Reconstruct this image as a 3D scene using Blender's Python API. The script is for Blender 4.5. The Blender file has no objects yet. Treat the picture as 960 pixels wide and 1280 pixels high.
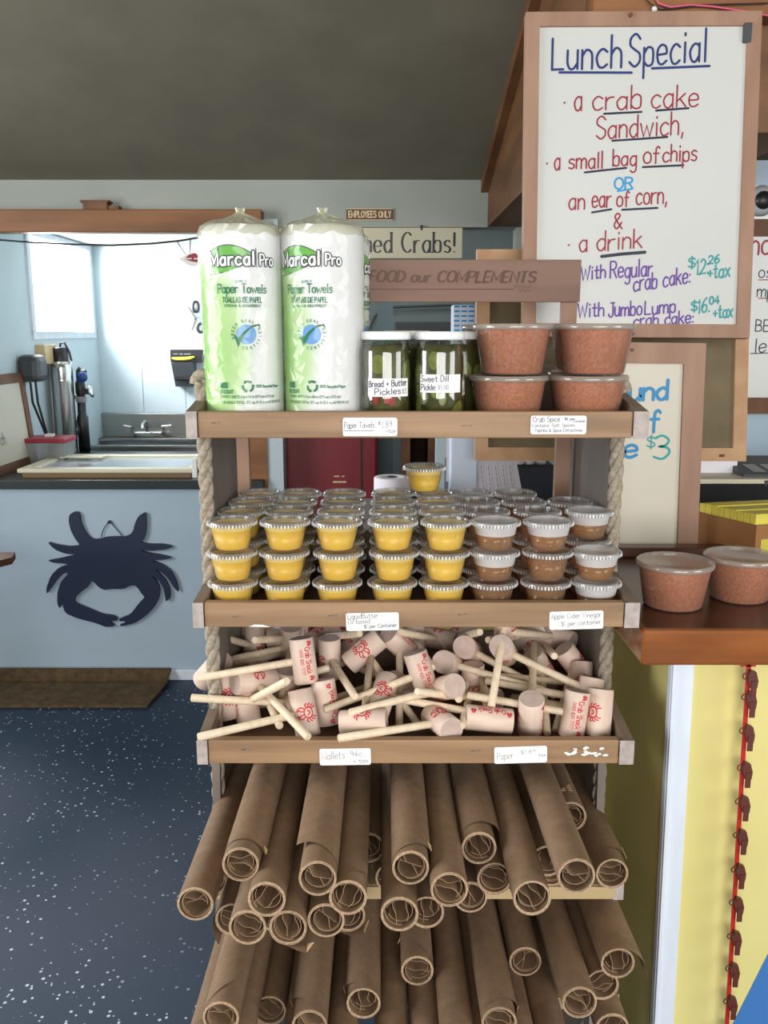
import bpy, bmesh, math, random
from mathutils import Vector, Matrix

S = bpy.context.scene
COL = S.collection
PI = math.pi
R = math.radians
# ------------------------------------------------------------------ camera
HC, TH, FP = 1.55, R(11.56), 1100.0
cam_d = bpy.data.cameras.new('camera')
cam_d.sensor_fit = 'VERTICAL'
cam_d.sensor_height = 24.0
cam_d.lens = FP / 1280 * 24.0
cam_d.clip_start = 0.02
cam = bpy.data.objects.new('camera', cam_d)
cam.location = (0, 0, HC)
cam.rotation_euler = (PI / 2 - TH, 0, 0)
COL.objects.link(cam)
S.camera = cam
# ------------------------------------------------------------------ world, lights, exposure
W = bpy.data.worlds.new('world')
S.world = W
W.use_nodes = True
W.node_tree.nodes['Background'].inputs[0].default_value = (0.86, 0.93, 1.0, 1)
W.node_tree.nodes['Background'].inputs[1].default_value = 1.6


def area(name, loc, rot, sx, sy, power, col=(1, 1, 1)):
    l = bpy.data.lights.new(name, 'AREA')
    l.shape = 'RECTANGLE'
    l.size, l.size_y, l.energy, l.color = sx, sy, power, col
    o = bpy.data.objects.new(name, l)
    o.location, o.rotation_euler = loc, rot
    COL.objects.link(o)
    return o


area('daylight_front_window', (0.4, -2.95, 1.75), (R(90), 0, 0), 3.0, 1.5, 150, (1.0, 0.985, 0.96))
area('daylight_side_window', (2.95, -0.9, 1.75), (R(90), 0, R(90)), 1.8, 1.3, 40, (1.0, 0.985, 0.96))
area('daylight_left_window', (-2.95, 0.9, 1.75), (R(90), 0, R(-90)), 2.2, 1.3, 95, (0.97, 0.985, 1.0))
area('daylight_kitchen_window', (-2.05, 5.0, 1.85), (0, R(-78), 0), 0.8, 1.7, 170, (0.98, 0.99, 1.0))
area('fill_kitchen_ceiling', (-0.5, 4.5, 2.03), (0, 0, 0), 0.8, 0.6, 4, (0.97, 0.99, 1.0))  # fill lamp hung under the closed kitchen ceiling, no skylight opening
area('fill_back_room', (0.3, 5.0, 2.28), (0, 0, 0), 1.2, 0.8, 9, (1.0, 0.97, 0.92))  # added fill lamp below a closed ceiling, brightens the back room
S.view_settings.view_transform = 'Standard'
S.view_settings.look = 'None'
S.view_settings.gamma = 1.0
S.view_settings.use_curve_mapping = False
S.view_settings.exposure = 0.0
S.cycles.max_bounces = 8
S.cycles.transparent_max_bounces = 40
S.cycles.transmission_bounces = 6
S.cycles.sample_clamp_indirect = 4.0
S.cycles.caustics_reflective = False
S.cycles.caustics_refractive = False


# ------------------------------------------------------------------ pixel rays -> real points
def ray(px, py):
    x, d = (px - 480) / FP, (py - 640) / FP
    return Vector((x, math.cos(TH) - d * math.sin(TH), -math.sin(TH) - d * math.cos(TH)))


O3 = Vector((0, 0, HC))


def at(px, py, Y):
    r = ray(px, py)
    return O3 + r * (Y / r.y)


def atz(px, py, Z):
    r = ray(px, py)
    return O3 + r * ((Z - HC) / r.z)


def atx(px, py, X):
    r = ray(px, py)
    return O3 + r * (X / r.x)


def onplane(px, py, p, n):
    r = ray(px, py)
    return O3 + r * ((p - O3).dot(n) / r.dot(n))


# ------------------------------------------------------------------ materials
def lin(c):
    return tuple((v / 255 / 12.92) if v / 255 <= 0.04045 else ((v / 255 + 0.055) / 1.055) ** 2.4 for v in c)


MATS = {}


def mat(name, c, rough=0.6, metal=0.0, c2=None, scale=(8, 8, 8), detail=4, lo=0.35, hi=0.65, bump=0.0, spec=0.5,
        var=0.0, coat=0.0, mapping='Object', bscale=None, fac=1.0):
    """Principled material; c and c2 are sRGB 0-255 mixed by stretched noise; var = per-object brightness variation"""
    m = bpy.data.materials.new(name)
    m.use_nodes = True
    nt = m.node_tree
    N, L = nt.nodes, nt.links
    b = N['Principled BSDF']
    b.inputs['Roughness'].default_value = rough
    b.inputs['Metallic'].default_value = metal
    b.inputs['Specular IOR Level'].default_value = spec
    b.inputs['Coat Weight'].default_value = coat
    b.inputs['Base Color'].default_value = (*lin(c), 1)
    out = None
    if c2 is not None or bump:
        tc = N.new('ShaderNodeTexCoord')
        mp = N.new('ShaderNodeMapping')
        mp.inputs['Scale'].default_value = scale
        L.new(tc.outputs[mapping], mp.inputs['Vector'])
        nz = N.new('ShaderNodeTexNoise')
        nz.inputs['Scale'].default_value = 1.0
        nz.inputs['Detail'].default_value = detail
        L.new(mp.outputs[0], nz.inputs['Vector'])
        if c2 is not None:
            cr = N.new('ShaderNodeValToRGB')
            cr.color_ramp.elements[0].position = lo
            cr.color_ramp.elements[1].position = hi
            cr.color_ramp.elements[0].color = (*lin(c), 1)
            cr.color_ramp.elements[1].color = (*lin(c2), 1)
            L.new(nz.outputs['Fac'], cr.inputs[0])
            out = cr.outputs[0]
            L.new(out, b.inputs['Base Color'])
        if bump:
            bp = N.new('ShaderNodeBump')
            bp.inputs['Strength'].default_value = bump
            bp.inputs['Distance'].default_value = 0.004
            if bscale:
                mp2 = N.new('ShaderNodeMapping')
                mp2.inputs['Scale'].default_value = bscale
                L.new(tc.outputs[mapping], mp2.inputs['Vector'])
                n2 = N.new('ShaderNodeTexNoise')
                n2.inputs['Scale'].default_value = 1.0
                n2.inputs['Detail'].default_value = 4
                L.new(mp2.outputs[0], n2.inputs['Vector'])
                L.new(n2.outputs['Fac'], bp.inputs['Height'])
            else:
                L.new(nz.outputs['Fac'], bp.inputs['Height'])
            L.new(bp.outputs[0], b.inputs['Normal'])
    if var:
        oi = N.new('ShaderNodeObjectInfo')
        mr = N.new('ShaderNodeMapRange')
        mr.inputs['To Min'].default_value = 1 - var
        mr.inputs['To Max'].default_value = 1 + var
        L.new(oi.outputs['Random'], mr.inputs[0])
        hs = N.new('ShaderNodeHueSaturation')
        L.new(mr.outputs[0], hs.inputs['Value'])
        if out:
            L.new(out, hs.inputs['Color'])
        else:
            hs.inputs['Color'].default_value = (*lin(c), 1)
        L.new(hs.outputs[0], b.inputs['Base Color'])
    MATS[name] = m
    return m


def clear(name, tint, refl=0.06, rough=0.12, haze=0.0, hazec=(235, 235, 235), graze=0.45):
    """thin clear plastic or glass: transparent, with a gloss that grows at grazing angles and a little milkiness"""
    m = bpy.data.materials.new(name)
    m.use_nodes = True
    nt = m.node_tree
    N, L = nt.nodes, nt.links
    N.remove(N['Principled BSDF'])
    o = N['Material Output']
    tr = N.new('ShaderNodeBsdfTransparent')
    tr.inputs[0].default_value = (*lin(tint), 1)
    gl = N.new('ShaderNodeBsdfGlossy')
    gl.inputs['Roughness'].default_value = rough
    lw = N.new('ShaderNodeLayerWeight')
    lw.inputs[0].default_value = 0.35
    mr = N.new('ShaderNodeMapRange')
    mr.inputs['To Min'].default_value = refl
    mr.inputs['To Max'].default_value = min(1, refl + graze)
    L.new(lw.outputs['Facing'], mr.inputs[0])
    mx = N.new('ShaderNodeMixShader')
    L.new(mr.outputs[0], mx.inputs[0])
    L.new(tr.outputs[0], mx.inputs[1])
    L.new(gl.outputs[0], mx.inputs[2])
    last = mx
    if haze:
        df = N.new('ShaderNodeBsdfDiffuse')
        df.inputs[0].default_value = (*lin(hazec), 1)
        m2 = N.new('ShaderNodeMixShader')
        m2.inputs[0].default_value = haze
        L.new(mx.outputs[0], m2.inputs[1])
        L.new(df.outputs[0], m2.inputs[2])
        last = m2
    L.new(last.outputs[0], o.inputs[0])
    MATS[name] = m
    return m


# ------------------------------------------------------------------ mesh builder
class MB:
    def __init__(s):
        s.v, s.f, s.mi, s.sm = [], [], [], []
        s.cur = 0
        s.M = None

    def add(s, vs, fs, smooth=False):
        n = len(s.v)
        for p in vs:
            p = Vector(p)
            s.v.append(s.M @ p if s.M is not None else p)
        for f in fs:
            s.f.append([i + n for i in f])
            s.mi.append(s.cur)
            s.sm.append(smooth)
        return s

    def hexa(s, p):
        """eight corners: bottom ring 0-3, top ring 4-7"""
        return s.add(p, [(3, 2, 1, 0), (4, 5, 6, 7), (0, 1, 5, 4), (1, 2, 6, 5), (2, 3, 7, 6), (3, 0, 4, 7)])

    def box(s, x0, x1, y0, y1, z0, z1, b=0.0):
        if b <= 0:
            return s.hexa([(x0, y0, z0), (x1, y0, z0), (x1, y1, z0), (x0, y1, z0), (x0, y0, z1), (x1, y0, z1), (x1, y1, z1), (x0, y1, z1)])
        bm = bmesh.new()
        bmesh.ops.create_cube(bm, size=1)
        bmesh.ops.scale(bm, vec=(x1 - x0, y1 - y0, z1 - z0), verts=bm.verts)
        bmesh.ops.translate(bm, vec=((x0 + x1) / 2, (y0 + y1) / 2, (z0 + z1) / 2), verts=bm.verts)
        bmesh.ops.bevel(bm, geom=list(bm.edges), offset=b, segments=2, affect='EDGES', profile=0.5)
        bm.verts.index_update()
        s.add([v.co.copy() for v in bm.verts], [[v.index for v in f.verts] for f in bm.faces])
        bm.free()
        return s

    def lathe(s, prof, seg=32, smooth=True, closed=False, c=(0, 0, 0)):
        vs, fs = [], []
        for r, z in prof:
            for k in range(seg):
                a = 2 * PI * k / seg
                vs.append((c[0] + r * math.cos(a), c[1] + r * math.sin(a), c[2] + z))
        n = len(prof)
        for i in range(n if closed else n - 1):
            j = (i + 1) % n
            for k in range(seg):
                l = (k + 1) % seg
                fs.append((i * seg + k, i * seg + l, j * seg + l, j * seg + k))
        return s.add(vs, fs, smooth)

    def disc(s, r, z, seg=32, c=(0, 0), up=True):
        vs = [(c[0] + r * math.cos(2 * PI * k / seg), c[1] + r * math.sin(2 * PI * k / seg), z) for k in range(seg)]
        f = list(range(seg))
        return s.add(vs, [f if up else f[::-1]])

    def tube(s, pts, r, seg=8, caps=True, smooth=True):
        pts = [Vector(p) for p in pts]
        rs = r if isinstance(r, (list, tuple)) else [r] * len(pts)
        vs, fs = [], []
        t0 = (pts[1] - pts[0]).normalized()
        u = t0.orthogonal().normalized()
        for i, p in enumerate(pts):
            t = (pts[min(i + 1, len(pts) - 1)] - pts[max(i - 1, 0)]).normalized()
            u = (u - t * u.dot(t)).normalized()
            w = t.cross(u)
            for k in range(seg):
                a = 2 * PI * k / seg
                vs.append(p + (u * math.cos(a) + w * math.sin(a)) * rs[i])
        for i in range(len(pts) - 1):
            for k in range(seg):
                l = (k + 1) % seg
                fs.append((i * seg + k, i * seg + l, (i + 1) * seg + l, (i + 1) * seg + k))
        s.add(vs, fs, smooth)
        if caps:
            n = len(pts)
            s.add(vs[:seg], [list(range(seg))[::-1]])
            s.add(vs[(n - 1) * seg:], [list(range(seg))])
        return s

    def prism(s, poly, fn0, fn1):
        """polygon swept between two placements of its 2-D points"""
        n = len(poly)
        vs = [fn0(*p) for p in poly] + [fn1(*p) for p in poly]
        fs = [list(range(n))[::-1], [n + i for i in range(n)]]
        for i in range(n):
            j = (i + 1) % n
            fs.append((i, j, n + j, n + i))
        return s.add(vs, fs)

    def quad(s, a, b, c, d):
        return s.add([a, b, c, d], [(0, 1, 2, 3)])

    def build(s, name, mats, parent=None, world=True, fix=False):
        me = bpy.data.meshes.new(name)
        vs = s.v
        if parent is not None and world:
            off = Vector((0, 0, 0))
            q = parent
            while q is not None:
                off += q.location
                q = q.parent
            vs = [p - off for p in vs]
        me.from_pydata([tuple(p) for p in vs], [], s.f)
        ml = mats if isinstance(mats, (list, tuple)) else [mats]
        for m in ml:
            me.materials.append(MATS[m] if isinstance(m, str) else m)
        me.polygons.foreach_set('material_index', s.mi)
        me.polygons.foreach_set('use_smooth', s.sm)
        if fix:
            bm = bmesh.new()
            bm.from_mesh(me)
            bmesh.ops.remove_doubles(bm, verts=bm.verts, dist=1e-6)
            bmesh.ops.recalc_face_normals(bm, faces=bm.faces)
            bm.to_mesh(me)
            bm.free()
        me.update()
        o = bpy.data.objects.new(name, me)
        COL.objects.link(o)
        if parent is not None:
            o.parent = parent
        return o


def tag(o, label=None, cat=None, group=None, kind=None):
    if label:
        o['label'] = label
    if cat:
        o['category'] = cat
    if group:
        o['group'] = group
    if kind:
        o['kind'] = kind
    return o


def thing(name, label, cat, loc=(0, 0, 0), group=None):
    o = bpy.data.objects.new(name, None)
    o.empty_display_size = 0.05
    o.location = loc
    COL.objects.link(o)
    return tag(o, label, cat, group)


def struct(name, mb, m, parent=None):
    o = mb.build(name, m, parent)
    if parent is None:
        o['kind'] = 'structure'
    return o


def kids(o):
    return KIDS.get(o.name, [])


KIDS = {}


def snapshot():
    KIDS.clear()
    for o in S.objects:
        if o.parent:
            KIDS.setdefault(o.parent.name, []).append(o)


def dup(o, label=None, loc=None, rot=None, parent=None):
    """a copy of a thing with copies of its parts and sub-parts (mesh data shared)"""
    c = o.copy()
    COL.objects.link(c)
    if parent is not None:
        c.parent = parent
    if label:
        c['label'] = label
    if loc is not None:
        c.location = loc
    if rot is not None:
        c.rotation_euler = rot
    for k in kids(o):
        dup(k, parent=c)
    return c


# ------------------------------------------------------------------ one-stroke alphabet
# strokes: '|' between strokes, leading '/' = straight segments; units 10 = capital height
GL = {
    'a': (5.5, '5,5 3,6 1,5 0,3 1,.5 3,0 5,2|/5,6 5,0'), 'b': (5.2, '/0,10 0,0|0,4 2,6 4.5,5.5 5,3 4.5,.5 2,0 0,1.5'),
    'c': (5, '5,5 3,6 1,5 0,3 1,.5 3,0 5,1'), 'd': (5.2, '5,5 3,6 1,5 0,3 1,.5 3,0 5,2|/5,10 5,0'),
    'e': (5.2, '0,3 3,3.1 5,3.4 4.5,5.3 2.5,6 .6,5 0,3 .8,.6 2.8,0 5,1'), 'f': (4, '4,9 3,10 1.8,9 1.5,6 1.5,0|/0,6 3.5,6'),
    'g': (5.2, '5,5 3,6 1,5 0,3 1,.5 3,0 5,2|5,6 5,-2 3.5,-4 1.5,-4 .5,-3'), 'h': (5, '/0,10 0,0|0,4 2,6 4,5.5 4.8,4 4.8,0'),
    'i': (1.5, '/.7,6 .7,0|/.7,8.2 .7,8.8'), 'j': (2.5, '2,6 2,-3 1,-4 0,-3.5|/2,8.2 2,8.8'),
    'k': (5, '/0,10 0,0|/4.5,6 0,2.5|/1.8,3.6 5,0'), 'l': (1.4, '/.7,10 .7,0'),
    'm': (8.2, '/0,6 0,0|0,4 1.8,6 3.5,5.5 4,4 4,0|4,4 5.8,6 7.5,5.5 8,4 8,0'), 'n': (5, '/0,6 0,0|0,4 2,6 4,5.5 4.8,4 4.8,0'),
    'o': (5.2, '2.6,6 .7,5 0,3 .7,.8 2.6,0 4.6,.8 5.2,3 4.6,5 2.6,6'), 'p': (5.2, '/0,6 0,-4|0,4 2,6 4.5,5.5 5,3 4.5,.5 2,0 0,1.5'),
    'q': (5.2, '5,5 3,6 1,5 0,3 1,.5 3,0 5,2|/5,6 5,-4'), 'r': (4, '/0,6 0,0|0,3.5 1.5,5.6 4,6'),
    's': (4.6, '4.5,5.2 2.5,6 .6,5 1,3.6 3.5,2.8 4.5,1.5 3,0 0.2,.6'), 't': (4.2, '2,9 2,1 3,0 4.2,.4|/0,6 4,6'),
    'u': (5, '0,6 0,2 1.2,.1 3,.2 4.8,2|/4.8,6 4.8,0'), 'v': (5, '/0,6 2.5,0 5,6'), 'w': (8, '/0,6 2,0 4,5 6,0 8,6'),
    'x': (5, '/0,6 5,0|/5,6 0,0'), 'y': (5, '/0,6 2.6,.5|/5,6 1,-4'), 'z': (5, '/0,6 5,6 0,0 5,0'),
    'A': (6.8, '/0,0 3.3,10 6.6,0|/1.2,3.6 5.4,3.6'), 'B': (6.2, '/0,0 0,10|0,10 4,9.5 5,7.8 4,5.8 0,5.3|0,5.3 4.5,5 6,2.8 4.8,.4 0,0'),
    'C': (6.6, '6.5,8.5 4,10 1.2,8.5 0,5 1.2,1.5 4,0 6.5,1.5'), 'D': (6.6, '/0,0 0,10|0,10 4,9.3 6.5,5 4,.7 0,0'),
    'E': (5.5, '/5.5,10 0,10 0,0 5.5,0|/0,5 4.5,5'), 'F': (5.2, '/5.2,10 0,10 0,0|/0,5.2 4.2,5.2'),
    'G': (7, '6.5,8.5 4,10 1.2,8.5 0,5 1.2,1.5 4,0 6.3,1.2|/4,4.5 6.5,4.5 6.5,0'), 'H': (6, '/0,0 0,10|/6,0 6,10|/0,5 6,5'),
    'I': (1.4, '/.7,0 .7,10'), 'J': (5, '4.5,10 4.5,2 3,0 1,.3 0,2|/2,10 6,10'), 'K': (6, '/0,0 0,10|/5.8,10 0,4.5|/2,6 6,0'),
    'L': (5.4, '/0,10 0,0 5.4,0'), 'M': (8, '/0,0 0,10 4,2 8,10 8,0'), 'N': (6.4, '/0,0 0,10 6.4,0 6.4,10'),
    'O': (7.4, '3.7,10 1,8.5 0,5 1,1.5 3.7,0 6.4,1.5 7.4,5 6.4,8.5 3.7,10'), 'P': (6, '/0,0 0,10|0,10 4.5,9.6 6,7.4 4.5,5 0,4.6'),
    'Q': (7.4, '3.7,10 1,8.5 0,5 1,1.5 3.7,0 6.4,1.5 7.4,5 6.4,8.5 3.7,10|/5,2.5 7.4,-.5'),
    'R': (6.4, '/0,0 0,10|0,10 4.5,9.6 6,7.6 4.5,5.3 0,5|/3,5 6.4,0'), 'S': (6, '5.8,8.4 3.5,10 .8,8.8 .6,6.6 3,5.2 5.6,3.8 5.6,1.4 3,0 .2,1.5'),
    'T': (6.4, '/0,10 6.4,10|/3.2,10 3.2,0'), 'U': (6.4, '0,10 0,3 1.2,.5 3.2,0 5.2,.5 6.4,3 6.4,10'), 'V': (6.6, '/0,10 3.3,0 6.6,10'),
    'W': (9, '/0,10 2.2,0 4.5,8 6.8,0 9,10'), 'X': (6, '/0,10 6,0|/6,10 0,0'), 'Y': (6, '/0,10 3,5 6,10|/3,5 3,0'), 'Z': (6, '/0,10 6,10 0,0 6,0'),
    '0': (5.4, '2.7,10 .8,8.5 0,5 .8,1.5 2.7,0 4.6,1.5 5.4,5 4.6,8.5 2.7,10'), '1': (2.4, '/.2,8 1.6,10 1.6,0'),
    '2': (5.4, '.2,8 2.5,10 5,8 4.2,5 0,0 0,0 5.4,0'), '3': (5.2, '.2,9 2.5,10 4.8,8 3.8,5.8 1.8,5.4 4.5,4.6 5.2,2.4 3,0 0,1'),
    '4': (5.6, '/4,0 4,10 0,3.2 5.6,3.2'), '5': (5.2, '/5,10 .8,10 .5,5.6|.5,5.6 3,6.2 5,4 4.6,1.2 2.6,0 0,1'),
    '6': (5.2, '4.6,10 1.4,7 0,3 1.2,.4 3,0 5,1.8 4.8,4.4 2.8,5.4 .4,3.6'), '7': (5.2, '/0,10 5.2,10 1.8,0'),
    '8': (5.4, '2.7,5.4 .6,7.4 2.7,10 4.8,7.6 2.7,5.4 0,2.6 2.7,0 5.4,2.6 2.7,5.4'), '9': (5, '4.6,7 2.4,5.2 .2,7 1.6,9.8 4,9.4 4.7,7 4.4,0'),
    '$': (5.2, '5,8 3,9.2 .8,8.4 .6,6.6 2.8,5.2 5,3.8 4.8,1.8 2.8,.8 .2,2|/2.8,10.6 2.8,-.6'),
    '&': (6, '6,0 1,6.5 1.2,9 3,9.8 4.2,8 .8,4 .4,1.4 2.4,0 5.6,4'), '+': (4.4, '/0,4 4.4,4|/2.2,6.2 2.2,1.8'),
    '.': (1.2, '/.4,0 .8,.5'), ',': (1.4, '/1,.8 .3,-1.8'), ':': (1.2, '/.5,.6 .6,1|/.5,5 .6,5.4'), '!': (1.4, '/.7,10 .7,3|/.7,0 .7,.5'),
    "'": (1.2, '/.6,10 .6,7.6'), '-': (3.6, '/0,4 3.6,4'), '(': (2.4, '2.2,11 .6,8 .4,3 2.2,-1'), ')': (2.4, '.2,11 1.8,8 2,3 .2,-1'),
    '%': (7, '1.6,10 .2,8.4 1.6,6.8 3,8.4 1.6,10|/6,10 1,0|5.4,3.2 4,1.6 5.4,0 6.8,1.6 5.4,3.2'), '*': (1.6, '/.5,3.6 1,3.9'),
    '_': (5, '/0,0 5,0'), ' ': (3.2, ''),
    # the little printed crab of the mallets, about 12 wide and 12 high
    '@': (12, '6,2.6 3.6,3.2 2.6,5 3.6,6.8 6,7.4 8.4,6.8 9.4,5 8.4,3.2 6,2.6|4.6,5.4 5.4,4.4 6.6,4.4 7.4,5.4|3.4,7 2.2,8.6 2.6,10.4 4.4,11.4 3.8,9.8 5,9.2|8.6,7 9.8,8.6 9.4,10.4 7.6,11.4 8.2,9.8 7,9.2|/5,7.6 4.8,8.4|/7,7.6 7.2,8.4|2.6,5.6 1,6.4 0,5.4|2.6,4.6 1,4.6 .2,3.4|3,3.6 1.6,3 1.2,1.6|3.8,2.8 2.8,1.8 2.8,.4|9.4,5.6 11,6.4 12,5.4|9.4,4.6 11,4.6 11.8,3.4|9,3.6 10.4,3 10.8,1.6|8.2,2.8 9.2,1.8 9.2,.4'),
}


def smooth_pts(p, n=5):
    if len(p) < 3:
        return p
    q = [p[0]] + p + [p[-1]]
    if p[0] == p[-1]:
        q[0], q[-1] = p[-2], p[1]
    out = []
    for i in range(1, len(q) - 2):
        a, b, c, d = q[i - 1], q[i], q[i + 1], q[i + 2]
        for k in range(n):
            t = k / n
            out.append(tuple(0.5 * (2 * b[j] + (c[j] - a[j]) * t + (2 * a[j] - 5 * b[j] + 4 * c[j] - d[j]) * t * t + (3 * b[j] - a[j] - 3 * c[j] + d[j]) * t ** 3) for j in (0, 1)))
    out.append(p[-1])
    return out


def glyph_strokes(ch):
    w, s = GL.get(ch, GL[' '])
    res = []
    for st in s.split('|'):
        if not st:
            continue
        straight = st[0] == '/'
        pts = [tuple(float(v) for v in q.split(',')) for q in st.lstrip('/').split()]
        res.append(pts if straight else smooth_pts(pts))
    return w, res


def text_width(t, gap=1.7):
    return sum(GL.get(c, GL[' '])[0] + gap for c in t) - gap


RIB = 0


def ribbon(mb, pts, pen, fn, nib=None, cap=True):
    """a pen line on a surface; fn maps the 2-D page to the surface. nib=(thick, thin): verticals thick, horizontals thin"""
    global RIB
    RIB = (RIB + 1) % 14
    P = [Vector(p) for p in pts]
    P = [P[0]] + [P[i] for i in range(1, len(P)) if (P[i] - P[i - 1]).length > 1e-7]
    if len(P) < 2:
        return
    n = len(P)
    vs = []
    for i in range(n):
        d0 = (P[i] - P[i - 1]).normalized() if i else None
        d1 = (P[i + 1] - P[i]).normalized() if i < n - 1 else None
        if i == 0 and (P[0] - P[-1]).length < 1e-7:
            d0 = (P[-1] - P[-2]).normalized()
        if i == n - 1 and (P[0] - P[-1]).length < 1e-7:
            d1 = (P[1] - P[0]).normalized()
        d0 = d0 or d1
        d1 = d1 or d0
        t = d0 + d1
        if t.length < 1e-6:
            t = d1
        t.normalize()
        nn = Vector((-t.y, t.x))
        k = max(0.5, abs(nn.dot(Vector((-d1.y, d1.x)))))
        w = pen if nib is None else nib[1] + (nib[0] - nib[1]) * abs(t.y)
        w = w / 2 / k
        vs.append((P[i], nn, w))
    V = []
    for p, nn, w in vs:
        V.append(fn(*(p + nn * w)))
        V.append(fn(*(p - nn * w)))
    up = (V[1] - V[0]).cross(V[2] - V[0])
    up = up.normalized() * (RIB * 1.6e-5) if up.length > 0 else up
    V = [q + up for q in V]
    mb.add(V, [(2 * i + 1, 2 * i + 3, 2 * i + 2, 2 * i) for i in range(n - 1)])
    if cap and nib is None:
        for i in (0, n - 1):
            p, nn, w = vs[i]
            d = (P[0] - P[1]) if i == 0 else (P[-1] - P[-2])
            d.normalize()
            a0 = math.atan2(d.y, d.x)
            ring = [fn(*(p + Vector((math.cos(a0 + g), math.sin(a0 + g))) * pen / 2)) for g in (-PI / 2, -PI / 4, 0, PI / 4, PI / 2)]
            mb.add([q + up * 1.25 for q in ring], [(0, 1, 2, 3, 4)])


def write(mb, text, fn, x0, y0, x1, h, pen, y1=None, nib=None, shear=0.0, gap=1.7, jit=0.0, serif=False):
    """one line of lettering from x0 to x1 on baseline y0 -> y1, capitals h high"""
    tw = text_width(text, gap)
    sx = (x1 - x0) / tw
    sy = h / 10.0
    sl = 0.0 if y1 is None else (y1 - y0) / (x1 - x0)
    rnd = random.Random(hash_text(text))
    cx = 0.0
    for ch in text:
        w, sts = glyph_strokes(ch)
        jy, js = rnd.uniform(-jit, jit), 1 + rnd.uniform(-jit, jit) * 0.2
        for st in sts:
            q = []
            for a, b in st:
                X = x0 + (cx + a + shear * b) * sx
                q.append((X, y0 + (b * js + jy) * sy + sl * (X - x0)))
            ribbon(mb, q, pen, fn, nib)
            if serif and ch.isalpha() and len(st) == 2 and abs(st[0][0] - st[1][0]) < 0.3:
                for e in (0, 1):
                    if ch.islower() and e == 0 and st[0][1] < 7 and ch not in 'i':
                        continue
                    X = x0 + (cx + st[e][0] + shear * st[e][1]) * sx
                    Yb = y0 + st[e][1] * sy + sl * (X - x0)
                    ribbon(mb, [(X - 1.3 * sx, Yb), (X + 1.3 * sx, Yb)], serif * 0.9, fn, cap=False)
        cx += w + gap


def hash_text(t):
    k = 7
    for c in t:
        k = (k * 131 + ord(c)) % 1000003
    return k


def plane_fn(p, u, v, n, lift=0.0004):
    return lambda x, y: p + u * x + v * y + n * lift


X3, Y3, Z3 = Vector((1, 0, 0)), Vector((0, 1, 0)), Vector((0, 0, 1))

# ================================================================== materials
mat('wall_paint', (168, 173, 165), 0.85, c2=(158, 164, 155), scale=(3, 3, 3))
mat('ceiling_paint', (122, 118, 101), 0.9, c2=(114, 110, 94), scale=(5, 5, 5), bump=0.15)
mat('blue_paint', (172, 190, 204), 0.6, c2=(163, 182, 196), scale=(2, 2, 3), bump=0.05)
mat('kitchen_paint', (196, 210, 216), 0.55, c2=(188, 203, 210), scale=(2, 2, 2))
mat('grey_blue', (120, 140, 146), 0.7)
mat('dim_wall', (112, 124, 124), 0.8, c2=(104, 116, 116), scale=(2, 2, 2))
mat('yellow_paint', (228, 217, 146), 0.5, c2=(221, 208, 132), scale=(2, 2, 2))
mat('white_trim', (226, 232, 242), 0.45, c2=(214, 222, 234), scale=(20, 20, 3))
mat('stripe_blue', (66, 122, 190), 0.5)
mat('orange_wood', (150, 98, 52), 0.5, c2=(116, 72, 36), scale=(2, 14, 14), detail=6)
mat('beam_wood', (128, 88, 52), 0.6, c2=(98, 64, 38), scale=(12, 2, 12), detail=6)
mat('bar_wood', (156, 94, 48), 0.22, c2=(118, 66, 32), scale=(3, 18, 18), detail=6, coat=0.4)
mat('bar_top', (88, 50, 30), 0.3, c2=(66, 36, 22), scale=(3, 18, 18), detail=6, spec=0.35, coat=0.12)
mat('front_wood', (166, 132, 98), 0.55, c2=(134, 103, 74), scale=(3, 30, 40), detail=6, bump=0.1)
mat('shelf_wood', (138, 120, 102), 0.7, c2=(112, 96, 82), scale=(5, 4, 22), detail=6, bump=0.1)
mat('shelf_floor', (104, 78, 60), 0.6, c2=(82, 60, 46), scale=(4, 14, 14), detail=5)
mat('end_grain', (184, 172, 166), 0.8, c2=(150, 138, 132), scale=(60, 60, 60), lo=0.4, hi=0.75)
mat('upright_wood', (134, 122, 114), 0.75, c2=(116, 104, 97), scale=(16, 8, 3), detail=5)
mat('header_wood', (134, 104, 90), 0.7, c2=(112, 86, 74), scale=(3, 16, 16), detail=6)
mat('engraving', (98, 74, 63), 0.8)
mat('pale_wood', (206, 182, 142), 0.6, c2=(190, 164, 122), scale=(3, 20, 20), detail=5)
mat('frame_wood', (168, 132, 110), 0.6, c2=(148, 113, 92), scale=(18, 18, 3), detail=5)
mat('frame_light', (190, 150, 112), 0.6, c2=(172, 132, 96), scale=(16, 16, 16), detail=5)
mat('frame_brown', (112, 72, 42), 0.6, c2=(84, 52, 30), scale=(12, 12, 12), detail=5)
mat('hardboard', (120, 106, 80), 0.85, c2=(104, 91, 67), scale=(9, 9, 9), detail=6)
mat('whiteboard', (208, 208, 205), 0.25, coat=0.1)
mat('whiteboard_cream', (206, 198, 182), 0.35)
mat('cream_frame', (214, 206, 182), 0.5)
mat('brown_edge', (120, 96, 66), 0.7)
mat('glossy_tray', (190, 198, 206), 0.08, coat=0.5)
mat('black', (26, 26, 28), 0.4)
mat('black_matte', (20, 20, 22), 0.8)
mat('charcoal', (62, 64, 68), 0.5)
mat('navy', (36, 42, 54), 0.6)
mat('dark_top', (40, 46, 46), 0.35, c2=(34, 40, 40), scale=(9, 9, 9))
mat('crab_blue', (16, 29, 60), 0.45, c2=(20, 32, 60), scale=(6, 6, 6))
mat('steel', (190, 190, 188), 0.22, 1.0)
mat('brushed_steel', (150, 150, 146), 0.38, 1.0, bump=0.05, bscale=(2, 2, 60))
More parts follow.
